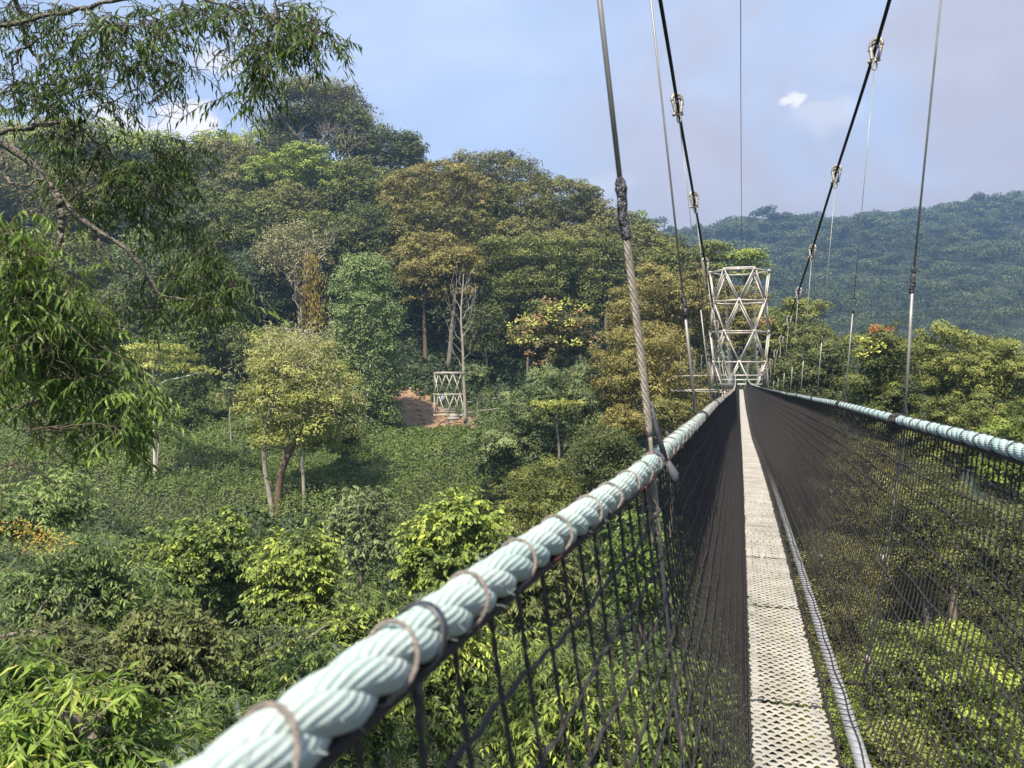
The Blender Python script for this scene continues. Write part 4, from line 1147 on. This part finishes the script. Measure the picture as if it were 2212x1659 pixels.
def handrail(side):
    mat = M['rope'] if side < 0 else M['rope_r']
    R, rs, lay = .0094, .0135, .186
    s = np.concatenate([np.arange(-.6, 4, .006), np.arange(4, 14, .012), np.arange(14, 60.2 / C_, .04)])
    c = rope_pt(s, side)
    T = unit(np.gradient(c, axis=0)); A = unit(np.cross(T, UP)); Bv = np.cross(A, T)
    mb = MB(BO)
    for k in range(3):
        ph = -s / lay * 2 * math.pi + k * 2 * math.pi / 3
        q = c + A * (R * np.cos(ph))[:, None] + Bv * (R * np.sin(ph))[:, None]
        mb.tubes(q, rs * (1 + .02 * np.sin(s * 17 + k)), 14, ref=UP, caps=False)
    ro = mb.build('handrail_rope', mat, br, uv=True)
    # lashing: a loop round the rope every 15 cm and a run along its underside
    lm = MB(BO)
    marks = np.arange(.21 if side < 0 else .3, 30, .155)
    path = []
    for sm in marks:
        n = 22
        a = np.linspace(-.5 * math.pi, 1.5 * math.pi, n)
        ss = sm + np.linspace(-.010, .010, n) + .012 * np.sin(a) + rng.normal(0, .004)
        cc = rope_pt(ss, side)
        rr = .0236 * (1 + .03 * np.sin(3 * a + sm * 40))
        path.append(cc + LT * (np.cos(a) * rr)[:, None] + UP * (np.sin(a) * rr - .006 * (np.sin(a) < -.9))[:, None])
        run = rope_pt(np.linspace(sm + .03, sm + .125, 4), side) - UP * .027 + LT * .006 * -side
        path.append(run)
    lm.tubes(np.concatenate(path), .0021, 6, ref=(.31, .2, .93), caps=False)
    lm.build('lashing', M['twine'] if side < 0 else M['blackcord'], ro)
    if side < 0:
        n = 40
        a = np.linspace(0, 2 * math.pi, n)
        sm = .575
        cc = rope_pt(np.full(n, sm) + .012 * np.sin(a), side) + LT * (np.cos(a) * .0240)[:, None] + UP * (np.sin(a) * .0240)[:, None]
        z = MB(BO)
        z.tubes(cc, .0016, 8, ref=AX, closed=True, flat=3.6)
        tail = rope_pt(np.array([sm]), side)[0] - UP * .026
        z.tubes(np.array([tail, tail + LT * .004 - UP * .05]), .004, 6)
        z.build('cable_tie', M['tie'], ro)
        fz = MB(BO)
        hs_ = rng.uniform(.2, 3.2, 700); ha = rng.uniform(0, 2 * math.pi, 700)
        hb_ = rope_pt(hs_, side); ho = LT * np.cos(ha)[:, None] + UP * np.sin(ha)[:, None]
        hd_ = unit(ho + rng.standard_normal((700, 3)) * .8) * rng.uniform(.004, .012, (700, 1))
        h0 = hb_ + ho * .0215
        fz.tubes(np.stack([h0, h0 + hd_ * .6, h0 + hd_ + rng.standard_normal((700, 3)) * .0015], 1), .00028, 3, ref=(.3, .2, .9), caps=False)
        fz.build('loose_fibres', M['rope'], ro)['kind'] = 'stuff'
        # frayed thread end and red threads
        fr = MB(BO)
        for k in range(16):
            b = rope_pt(np.array([1.66 + rng.normal(0, .012)]), side)[0] - UP * .022 + LT * .012
            fr.tubes(tube_path(b, b + np.array([rng.normal(-.01, .012), rng.normal(0, .012), -rng.uniform(.05, .15)]), 7, .10), .0016, 4)
        fr.build('frayed_twine', M['twine'], ro)
        rd = MB(BO)
        for a0, a1 in ((1.5, 1.75), (1.95, 2.5), (.93, .96)):
            ss = np.linspace(a0, a1, 20)
            rd.tubes(rope_pt(ss, side) - UP * .021 + LT * .014, .0022, 4)
        rd.build('red_thread', M['redthread'], ro)
        # strap where the first wire meets the rope
        st = MB(BO)
        for j, sm in enumerate((1.79, 1.80, 1.81)):
            cc = rope_pt(np.full(n, sm) + .008 * np.sin(a), side) + LT * (np.cos(a) * .0245)[:, None] + UP * (np.sin(a) * .0245)[:, None]
            st.tubes(cc, .0022, 6, ref=AX, closed=True, flat=3)
        b = rope_pt(np.array([1.83]), side)[0]
        st.tubes(np.array([b + LT * .03, b + LT * .045 - UP * .03, b + LT * .05 - UP * .05]), np.array([.006, .012, .009]), 6, flat=.4)
        st.tubes(np.array([b + LT * .026 + UP * .0, b - LT * .002 + UP * .10, b - LT * .010 + UP * .14]), np.array([.007, .006, .004]), 8)
        st.build('strap', M['strap'], ro)
    return ro
handrail(-1); handrail(1)

# main cables: heights and sideways offsets read at the shackles
HK = {-1: [1.74 / C_ + 2.14 * k for k in range(29)], 1: [3.77 / C_ + 2.155 * (k - 1) for k in range(29)]}
cab_h = {1: pchip([-8, 0, 3.56, 5.64, 7.93, 10, 12.1, 14.4, 16.4, 20, 24, 29, 34, 40, 46, 52, 57, 59.8], [6.6, 4.05, 2.92, 2.30, 1.88, 1.42, 1.10, .77, .50, .12, -.14, -.28, -.1, .6, 1.9, 3.9, 6.2, 7.7]),
         -1: pchip([-8, 0, 3.56, 5.64, 7.93, 10, 12.1, 14.4, 16.4, 20, 24, 29, 34, 40, 46, 52, 57, 59.8], [6.4, 3.85, 2.75, 2.12, 1.78, 1.37, 1.08, .75, .48, .12, -.14, -.28, -.1, .6, 1.9, 3.9, 6.2, 7.5])}
cab_l = {1: pchip([-8, 0, 3.56, 5.64, 7.93, 10, 12.1, 14.4, 16.4, 29, 45, 59.8], [1.35, 1.12, .99, .94, .91, .866, .85, .83, .80, .72, .90, 1.12]),
         -1: pchip([-8, 0, 3.56, 5.64, 7.93, 10, 12.1, 14.4, 16.4, 29, 45, 59.8], [-.75, -.60, -.53, -.475, -.47, -.445, -.44, -.43, -.42, -.45, -.8, -1.22])}
def cab(s, side):
    s = np.asarray(s, float)
    y = s * C_ + (.13 if side < 0 else -.26)
    return AX * s[..., None] + LT * cab_l[side](y)[..., None] + UP * cab_h[side](y)[..., None]
for side in (-1, 1):
    s = np.linspace(-8, 59.8 / C_, 420)
    c = cab(s, side)
    T = unit(np.gradient(c, axis=0)); A = unit(np.cross(T, UP)); Bv = np.cross(A, T)
    mb = MB(BO)
    sA = np.concatenate([np.arange(-8, 14, .018), np.arange(14, 59.8 / C_, .12)])
    c = cab(sA, side); T = unit(np.gradient(c, axis=0)); A = unit(np.cross(T, UP)); Bv = np.cross(A, T)
    for k in range(6):
        ph = sA / .16 * 2 * math.pi + k * math.pi / 3
        mb.tubes(c + A * (.0088 * np.cos(ph))[:, None] + Bv * (.0088 * np.sin(ph))[:, None], .0050, 6, ref=UP, caps=False)
    mb.tubes(c, .0082, 6, ref=UP, caps=False)
    mb.build('main_cable', M['cable'], br)


def shackle_mesh(mb, top, down, side, k=1.0):
    """bow shackle hooked over the cable: a bow, two cheeks, a pin and a thimble"""
    d = unit(down)
    e1 = unit(np.cross(d, AX)); e1 = e1 * (1 if e1 @ LT > 0 else -1)
    w = unit(e1 * .82 + AX * (-.5) * side)
    a = np.linspace(-.35, math.pi + .35, 18)
    bow = top - d * .008 * k + w * (np.cos(a) * .036 * k)[:, None] - d * (np.sin(a) * .036 * k)[:, None]
    legs = [np.vstack([bow[0], top + w * .026 * k + d * .045 * k, top + w * .018 * k + d * .085 * k]),
            np.vstack([bow[-1], top - w * .026 * k + d * .045 * k, top - w * .018 * k + d * .085 * k])]
    mb.tubes(bow, np.linspace(.011, .011, 18) * k * (1 + .25 * np.sin(np.linspace(0, math.pi, 18))), 8)
    for l in legs:
        mb.tubes(spline(l, 8), np.linspace(.011, .013, 8) * k, 8)
    # second saddle half curled round the cable the other way
    n2 = unit(AX * .8 + e1 * .6 * -side)
    b2 = top + d * .012 * k + n2 * (np.cos(a) * .033 * k)[:, None] - d * (np.sin(a) * .030 * k)[:, None] - e1 * side * .014 * k
    mb.tubes(b2, .010 * k, 8)
    c = top + d * .092 * k
    mb.tubes(np.array([c - w * .032 * k, c + w * .032 * k]), .009 * k, 8)
    mb.tubes(np.array([c - w * .040 * k, c - w * .030 * k]), .014 * k, 6)
    th = c + d * .030 * k + d * (np.sin(np.linspace(0, 2 * math.pi, 17)) * .026 * k)[:, None] + e1 * (np.cos(np.linspace(0, 2 * math.pi, 17)) * .013 * k)[:, None]
    mb.tubes(th, .0055 * k, 6, closed=True, ref=np.cross(d, e1))
    return c + d * .055 * k


for side in (-1, 1):
    for i, s in enumerate(HK[side]):
        Y = s * C_
        if Y > 58.5: continue
        top = cab(np.array([s]), side)[0]
        rp = rope_pt(np.array([s]), side)[0] + LT * .030 * side
        foot = B(s, dc(s) + side * (W2 + (.22 if side > 0 else .06)), hd(s) - .06)
        down = rp - top
        if np.linalg.norm(down) < .15 or down[2] > -.12: down = np.array([0, 0, -.2])
        sm = MB(BO)
        st = shackle_mesh(sm, top, down, side, 1.15)
        first = (side < 0 and i == 0)
        rw = .0062 if first else (.0058 if Y < 4.5 else .0040 if Y < 9 else .0048)
        hm = MB(BO)
        hg = None
        if first:
            p0 = P(1295, 0, 1.77); p1 = P(1340, 395, 1.77); p2 = P(1352, 505, 1.77); p3 = P(1380, 730, 1.77); p4 = P(1406, 962, 1.77)
            hm.tubes(np.array([st, p0, p1]), rw, 8)
            # twisted wire rope below the tape
            n = 150
            c = spline([p1, p2, p3, p4, (p4 * .4 + foot * .6) + LT * -.03, foot], n)
            cut = int(n * .80)
            Tt = unit(np.gradient(c, axis=0)); A = unit(np.cross(Tt, AX)); Bv = np.cross(A, Tt)
            L = np.concatenate([[0], np.cumsum(np.linalg.norm(np.diff(c, axis=0), axis=1))])
            hg = hm.build('hanger', M['wire'], br)
            wr = MB(BO)
            cu = int(np.argmin(np.linalg.norm(c - p4, axis=1)))
            for k in range(5):
                ph = L * 2 * math.pi / .095 + k * 2 * math.pi / 5
                f = np.where(L < np.linalg.norm(p4 - p1) * .93, 1, .72)
                wr.tubes(c[:cu] + (A * (.0054 * np.cos(ph) * f)[:, None] + Bv * (.0054 * np.sin(ph) * f)[:, None])[:cu], .0040, 6, ref=AX)
            wr.tubes(c[cu - 1:], .0048, 8, ref=AX)
            wr.build('wire_rope', M['wirerope'], hg)
            tp = spline([p1 - (p2 - p1) * .1, p1, P(1344, 430, 1.77), P(1345, 470, 1.77), p2, P(1356, 518, 1.77)], 22)
            rt = np.array([.0075, .009, .010, .0105, .013, .0125, .015, .0125, .0115, .012, .0125, .0115, .0118, .0112, .012, .0118, .0122, .0118, .0118, .0122, .0118, .011])
            MB(BO).tubes(tp, rt, 10, ref=AX).build('tape', M['tape'], hg)
        else:
            # wire, taped splice, then a thicker doubled end tied to the rope
            j = rp + (st - rp) * (.30 if side > 0 else .36) if Y < 20 else rp
            if 3 < Y < 4.5:
                j = rp + (P(1972, 605, 3.55) - rp) if side > 0 else P(1478, 660, 3.85)
            hm.tubes(np.array([st, (st + j) / 2, j]), rw * .9, 6)
            if Y < 20:
                hm.tubes(np.array([j, (j + rp) / 2, rp]), rw * 1.35, 6)
            hm.tubes(np.array([rp, rp + UP * -.05, (rp + foot) / 2 + LT * .012 * side, foot]), rw * .95, 6)
            hg = hm.build('hanger', M['wire'], br)
            if Y < 10:
                q = tube_path(j + unit(st - j) * .06, j - unit(st - j) * .06, 9, .03)
                MB(BO).tubes(q, rw * 1.35 + .004 * rng.uniform(.6, 1.3, 9), 8).build('tape', M['tape'], hg)
            if Y < 16:
                kt = MB(BO)
                sgn = side
                for q in (.0, .05, -.05):
                    kt.tubes(spline([rp + UP * .09, rp + AX * q + UP * .02, rope_pt(np.array([s + q]), side)[0] + UP * .027, rope_pt(np.array([s + q * 1.2]), side)[0] - LT * side * .027, rope_pt(np.array([s + q]), side)[0] - UP * .03], 12), .0045, 5)
                kt.build('knot', M['blackcord'], hg)
            if side > 0 and Y < 14:
                for dz in (.12, .62):
                    ft = MB(BO)
                    cpt = foot + (rp - foot) * dz / 1.3
                    ft.box(cpt, .03, .03, .035, LT, AX, UP)
                    ft.tubes(tube_path(cpt, cpt + np.array([.03, -.02, -.09]), 5, .1), .004, 5)
                    ft.build('clamp', M['cast'], hg)
        sm.build('shackle', M['cast'], hg)
        # outrigger under the deck that takes the pair of hangers
for s in HK[-1]:
    if s * C_ > 58: continue
    a = B(s, dc(s) - W2 - .08, hd(s) - .075); b = B(s, dc(s) + W2 + .25, hd(s) - .075)
    MB(BO).tubes(np.array([a, b]), .008, 6).build('crossbeam', M['blackcord'], br)

# thin wire overhead in the bridge's middle plane
ov = spline([B(-9, .25, 9.5), B(5, .015, 5.6), B(25, 0.02, 4.3), B(45, .0, 5.5), B(62.5, -.05, 7.3)], 80)
MB(BO).tubes(ov, np.linspace(.0022, .013, 80), 5).build('overhead_wire', M['cable'], br)


# ---------------------------------------------------------------- lattice towers
def lattice(name, label, cxy, R, ztop, dz, nlev, rot, zbase, sr, single=False):
    org = np.array([cxy[0], cxy[1], zbase])
    t = tag(empty(name, org), label, 'tower', 'steel lattice bridge towers')
    def node(lv, k):
        a = rot + math.radians(60 * k + (30 if lv % 2 else 0))
        return np.array([cxy[0] + R * math.cos(a), cxy[1] + R * math.sin(a), ztop - dz * lv])
    def strut(a, b, nm, r=sr, mb=None):
        d = unit(b - a); s = unit(np.cross(d, [0.3, 0.2, 1.0]))
        own = mb is None
        mb = mb or MB(org)
        if single:
            mb.tubes(np.array([a, b]), r, 6)
        else:
            for q in (-1, 1):
                mb.tubes(np.array([a + s * q * r * 1.15, b + s * q * r * 1.15]), r * .8, 6)
        if own: mb.build(nm, M['steel'], t)
    low = MB(org)
    for lv in range(nlev + 1):
        deep = lv > 4
        for k in range(6):
            strut(node(lv, k), node(lv, k + 1), 'ring_beam', mb=low if deep else None)
            if lv < nlev:
                o = 0 if lv % 2 == 0 else 1
                dd = lv > 3
                strut(node(lv, k), node(lv + 1, k + (0 if lv % 2 == 0 else 1)), 'brace', mb=low if dd else None)
                strut(node(lv, k), node(lv + 1, k + (-1 if lv % 2 == 0 else 0)), 'brace', mb=low if dd else None)
    jn = MB(org)
    for lv in range(min(nlev, 4) + 1):
        for k in range(6):
            c = node(lv, k)
            jn.tubes(np.array([c - UP * sr * 2.2, c + UP * sr * 2.2]), sr * 2.0, 8)
    jn.build('joints', M['steel_worn'], t)
    if nlev > 4: low.build('lower_frame', M['steel'], t)
    return t, node, org


tc = np.array([18.34, 62.0])
axang = math.atan2(-AX[1], -AX[0])
zb = gz(*tc) - .5
nlev = int((7.5 - zb) / 2.42)
tw, node, torg = lattice('lattice_tower', 'tall pale steel lattice tower with hexagonal rings at the end of the footbridge', tc, 2.27, 7.55, 2.42, nlev, axang - math.radians(30), zb, .062)
# top saddle beam, platform and rails inside the tower
MB(torg).tubes(np.array([node(0, 0) + UP * .12, node(0, 1) + UP * .12]), .09, 8).build('saddle_beam', M['steel_worn'], tw)
pl = MB(torg)
pl.box(np.array([tc[0], tc[1], -2.0]), 3.4, 3.2, .10, LT, AX, UP)
pl.build('platform', M['timber'], tw)
for k, zz in enumerate((-1.45, -1.1, -.75)):
    for a, b in ((B(62.3, -1.5, zz), B(62.3, 1.55, zz)), (B(64.2, -1.7, zz), B(64.2, 1.7, zz)), (B(61.6, -1.75, zz), B(65, -1.75, zz))):
        MB(torg).tubes(np.array([a, b]), .035, 6).build('guard_rail', M['steel'], tw)
# start of the next span, leaving the tower to the left
sb = empty('side_walkway', B(63, -2, -2.0)); sbo = B(63, -2, -2.0)
tag(sb, 'railed walkway leaving the tall lattice tower to the left, half hidden by ochre trees', 'walkway')
e = np.array([-.98, .2, 0.0])
for zz, rr in ((-.75, .035), (-1.9, .06)):
    MB(sbo).tubes(np.array([B(63, -2.0, zz), B(63, -2.0, zz) + e * 3.4 - UP * .1]), rr, 6).build('rail', M['steel'], sb)
dk = MB(sbo); dk.box(B(63.6, -2, -2.02) + e * 1.7 - UP * .05, 3.4, .5, .05, e, np.cross(UP, e), UP); dk.build('deck', M['steel_worn'], sb)
for k in range(2):
    q = B(63, -2.0, -.75) + e * (1.0 + 1.6 * k)
    MB(sbo).tubes(np.array([q + UP * 1.6, q - UP * 1.2]), .02, 5).build('hanger', M['wire'], sb)

t2c = (P(971, 850, 97)[0], 97.0)
zb2 = P(971, 899, 97)[2]
t2, node2, t2o = lattice('lattice_tower', 'small two storey steel lattice tower on the red earth clearing across the valley', t2c, 1.98, P(971, 807, 97)[2], 2.62, 2, axang + math.radians(8), zb2, .055, single=True)
MB(t2o).tubes(np.array([P(941, 805, 95), P(1004, 805, 95)]), .10, 8).build('saddle_beam', M['steel_worn'], t2)
for zz in (884, 889, 894):
    MB(t2o).tubes(np.array([P(948, zz, 95.3), P(985, zz, 95.3)]), .04, 6).build('guard_rail', M['steel'], t2)
bb = MB(t2o); bb.box(P(980, 899, 95), .9, .9, .5); bb.box(P(980, 904, 94.9), 1.3, 1.1, .35); bb.build('footing', M['stone'], t2)
sg = MB(t2o); sg.box(P(956, 863, 96.5), .55, .06, .95, unit([1, .1, .0]), unit([-.1, 1, 0]), unit([.15, 0, 1])); sg.build('sign_board', M['sign'], t2)
tm = MB(t2o); tm.box(P(960, 897, 94.8), 2.2, .3, .22); tm.build('timber_step', M['timber'], t2)
# steps of the path left of the small tower
so = P(906, 897, 98.5); stp = tag(empty('earth_steps', so), 'flight of worn timber edged steps on the red earth path', 'steps')
for k in range(5):
    q = P(909 - 3.2 * k, 899 - 6.5 * k, 98.2 + 1.2 * k); q[2] = gz(q[0], q[1]) + .16
    MB(so).box(q, 1.25 - .06 * k, .16, .2, unit([1, -.15, 0]), unit([.15, 1, 0]), UP).build('riser', M['timber'], stp)
# the other footbridge leaving the small tower to the right
fo = P(1005, 868, 96)
fb = tag(empty('suspension_bridge', fo), 'second footbridge leaving the small lattice tower, mostly hidden by grey green trees', 'footbridge')
q = spline([P(998, 870, 96), P(1030, 866, 94), P(1045, 863, 93), P(1062, 861, 92), P(1085, 858, 90)], 30)
MB(fo).tubes(q, .055, 6).build('handrail_rope', M['steel'], fb)
MB(fo).tubes(q - UP * 1.3, .06, 6).build('deck', M['steel_worn'], fb)
for i in range(2, 28, 3):
    MB(fo).tubes(np.array([q[i] + UP * 3.2 * (1 - i / 30), q[i] - UP * 1.3]), .02, 5).build('hanger', M['wire'], fb)

# radio mast far off on the ridge
ro_ = P(461, 300, 200)
rm = tag(empty('radio_mast', ro_), 'thin pale radio mast on the far skyline under the white cloud', 'mast')
mm = MB(ro_)
for dx in (-.35, .35): mm.tubes(np.array([P(461, 312, 200) + [dx, 0, 0], P(461, 262, 200) + [dx * .6, 0, 0]]), .09, 5)
for k in range(9): mm.tubes(np.array([P(461, 305 - 5 * k, 200) + [-.35, 0, 0], P(461, 300 - 5 * k, 200) + [.35, 0, 0]]), .05, 4)
mm.build('mast_frame', M['steel'], rm)
an = MB(ro_)
for dx in (-.9, 0, .9): an.box(P(461, 266, 200) + [dx, 0, 0], .35, .3, 1.9)
an.build('antenna', M['steel'], rm)


# ---------------------------------------------------------------- haze, sky, sun, camera
hb = MB(); hb.box((150, 330, 30), 1700, 1020, 270); hz = hb.build('haze', M['steel'], smooth=False)
m, nt, n, l = mat_new('valley_haze')
out = N_(nt, 'ShaderNodeOutputMaterial')
pv = N_(nt, 'ShaderNodeVolumePrincipled', Density=.00050, Anisotropy=.5)
pv.inputs['Color'].default_value = (.45, .66, 1.0, 1)
l.new(pv.outputs[0], out.inputs['Volume'])
hz.data.materials.clear(); hz.data.materials.append(m)
tag(hz, 'pale blue haze filling the valley air', None, kind='stuff')

SUN_EL, SUN_AZ = math.radians(57), math.atan2(-AX[0], -AX[1]) + math.radians(6)
sd = np.array([math.sin(SUN_AZ) * math.cos(SUN_EL), math.cos(SUN_AZ) * math.cos(SUN_EL), math.sin(SUN_EL)])
sl = bpy.data.lights.new('sun', 'SUN'); sl.energy = 5.0; sl.angle = math.radians(.6); sl.color = (1.0, .90, .74)
so_ = link(bpy.data.objects.new('sun', sl))
so_.rotation_euler = Vector(-sd).to_track_quat('-Z', 'Y').to_euler()
so_.location = (0, 0, 60)

w = bpy.data.worlds.new('World'); sc.world = w; w.use_nodes = True
nt = w.node_tree
for x in list(nt.nodes): nt.nodes.remove(x)
l = nt.links
out = N_(nt, 'ShaderNodeOutputWorld')
bg = N_(nt, 'ShaderNodeBackground', Strength=.085)
sky = N_(nt, 'ShaderNodeTexSky', sky_type='NISHITA')
sky.sun_disc = False; sky.sun_elevation = SUN_EL; sky.sun_rotation = SUN_AZ
sky.altitude = 2300; sky.air_density = 1.0; sky.dust_density = 1.5; sky.ozone_density = 1.6
tc_ = N_(nt, 'ShaderNodeTexCoord')
dirv = tc_.outputs['Generated']


def vmath(op, a, b=None, val=None):
    nd = N_(nt, 'ShaderNodeVectorMath', operation=op)
    l.new(a, nd.inputs[0])
    if b is not None:
        if hasattr(b, 'links'): l.new(b, nd.inputs[1])
        else: nd.inputs[1].default_value = b
    return nd


def smath(op, a, b):
    nd = N_(nt, 'ShaderNodeMath', operation=op)
    for i, v in enumerate((a, b)):
        if v is None: continue
        if hasattr(v, 'links'): l.new(v, nd.inputs[i])
        else: nd.inputs[i].default_value = v
    return nd.outputs[0]


def sstep(v, a, b):
    nd = N_(nt, 'ShaderNodeMapRange', interpolation_type='SMOOTHSTEP')
    nd.inputs['From Min'].default_value = a; nd.inputs['From Max'].default_value = b
    l.new(v, nd.inputs['Value'])
    return nd.outputs[0]


def noise(scale, det, sx=1, sy=1, sz=1, off=(0, 0, 0), dist=0.0):
    mp = N_(nt, 'ShaderNodeMapping'); mp.inputs['Scale'].default_value = (sx, sy, sz); mp.inputs['Location'].default_value = off
    l.new(dirv, mp.inputs['Vector'])
    nd = N_(nt, 'ShaderNodeTexNoise', Scale=scale, Detail=det, Roughness=.55)
    nd.inputs['Distortion'].default_value = dist
    l.new(mp.outputs[0], nd.inputs['Vector'])
    return nd.outputs['Fac']


def blob(px, py, r_in, r_out):
    """1 near a direction, falling to 0; sizes in radians"""
    d = unit(P(px, py, 1.0))
    df = vmath('SUBTRACT', dirv, tuple(d)).outputs[0]
    ln_ = vmath('LENGTH', vmath('MULTIPLY', df, (1, 1, 2.0)).outputs[0]).outputs['Value']
    return sstep(ln_, r_out, r_in)


sep = N_(nt, 'ShaderNodeSeparateXYZ'); l.new(dirv, sep.inputs[0])


def mixc(fac, a, col):
    nd = N_(nt, 'ShaderNodeMix', data_type='RGBA')
    l.new(fac, nd.inputs[0]); l.new(a, nd.inputs[6])
    nd.inputs[7].default_value = (*col, 1)
    return nd.outputs[2]


cur = sky.outputs[0]
veil = smath('ADD', .55, smath('MULTIPLY', sstep(noise(2.2, 5, 1, 1, 2.2, (3, 1, 0)), .38, .75), .3))
cur = mixc(veil, cur, (4.5, 5.45, 7.3))                                          # thin high veil
bank = smath('MULTIPLY', sstep(smath('ADD', smath('MULTIPLY', noise(2.6, 6, 1, 1, 1.6, (.4, .2, 1.7), .4), .8), smath('MULTIPLY', sep.outputs['Z'], -.72)), .07, .23), sstep(sep.outputs['X'], -.02, .22))
bank = smath('MULTIPLY', bank, .95)
cur = mixc(bank, cur, (3.55, 3.55, 4.25))                                          # grey lilac cloud bank low over the far hills
soft = smath('MULTIPLY', smath('MULTIPLY', sstep(noise(5, 6, 1, 1, 2, (2, 5, 1), .6), .45, .7), sstep(sep.outputs['X'], .0, .25)), .35)
cur = mixc(soft, cur, (4.3, 4.4, 5.3))
for (px, py, ro2, sc_, st_) in [(400, 262, .075, 16, .9), (450, 275, .05, 18, .9), (330, 300, .08, 14, .9), (475, 140, .05, 20, .75), (250, 270, .09, 14, .8), (1715, 215, .034, 48, .8), (1790, 250, .09, 14, .25), (1310, 400, .07, 9, .2)]:
    mk = smath('ADD', blob(px, py, 0, ro2), smath('MULTIPLY', smath('SUBTRACT', noise(sc_, 7, 1, 1, 1.9, (px * .013, py * .017, 0), .3), .5), 2.2))
    mk = smath('MULTIPLY', sstep(mk, .35, 1.0), sstep(blob(px, py, 0, ro2 * 1.3), .0, .35))
    cur = mixc(smath('MULTIPLY', mk, st_), cur, (7.0, 6.8, 6.9))
l.new(cur, bg.inputs['Color'])
l.new(bg.outputs[0], out.inputs['Surface'])

cam = bpy.data.cameras.new('camera')
cam.sensor_width = 36; cam.lens = 36 * F / 2212
cam.shift_y = -(829.5 - HZ) / 2212
cam.clip_start = .02; cam.clip_end = 6000
cam.dof.use_dof = True; cam.dof.focus_distance = 12; cam.dof.aperture_fstop = 8
co = link(bpy.data.objects.new('camera', cam))
co.location = (0, 0, 0); co.rotation_euler = (math.radians(90), 0, 0)
sc.camera = co

sc.view_settings.view_transform = 'Standard'; sc.view_settings.look = 'None'
sc.view_settings.exposure = 0.98; sc.view_settings.gamma = 1
cy = sc.cycles
cy.use_denoising = True
cy.max_bounces = 6; cy.diffuse_bounces = 3; cy.glossy_bounces = 2; cy.transmission_bounces = 3; cy.volume_bounces = 1; cy.transparent_max_bounces = 4
cy.caustics_reflective = False; cy.caustics_refractive = False
cy.sample_clamp_indirect = 4
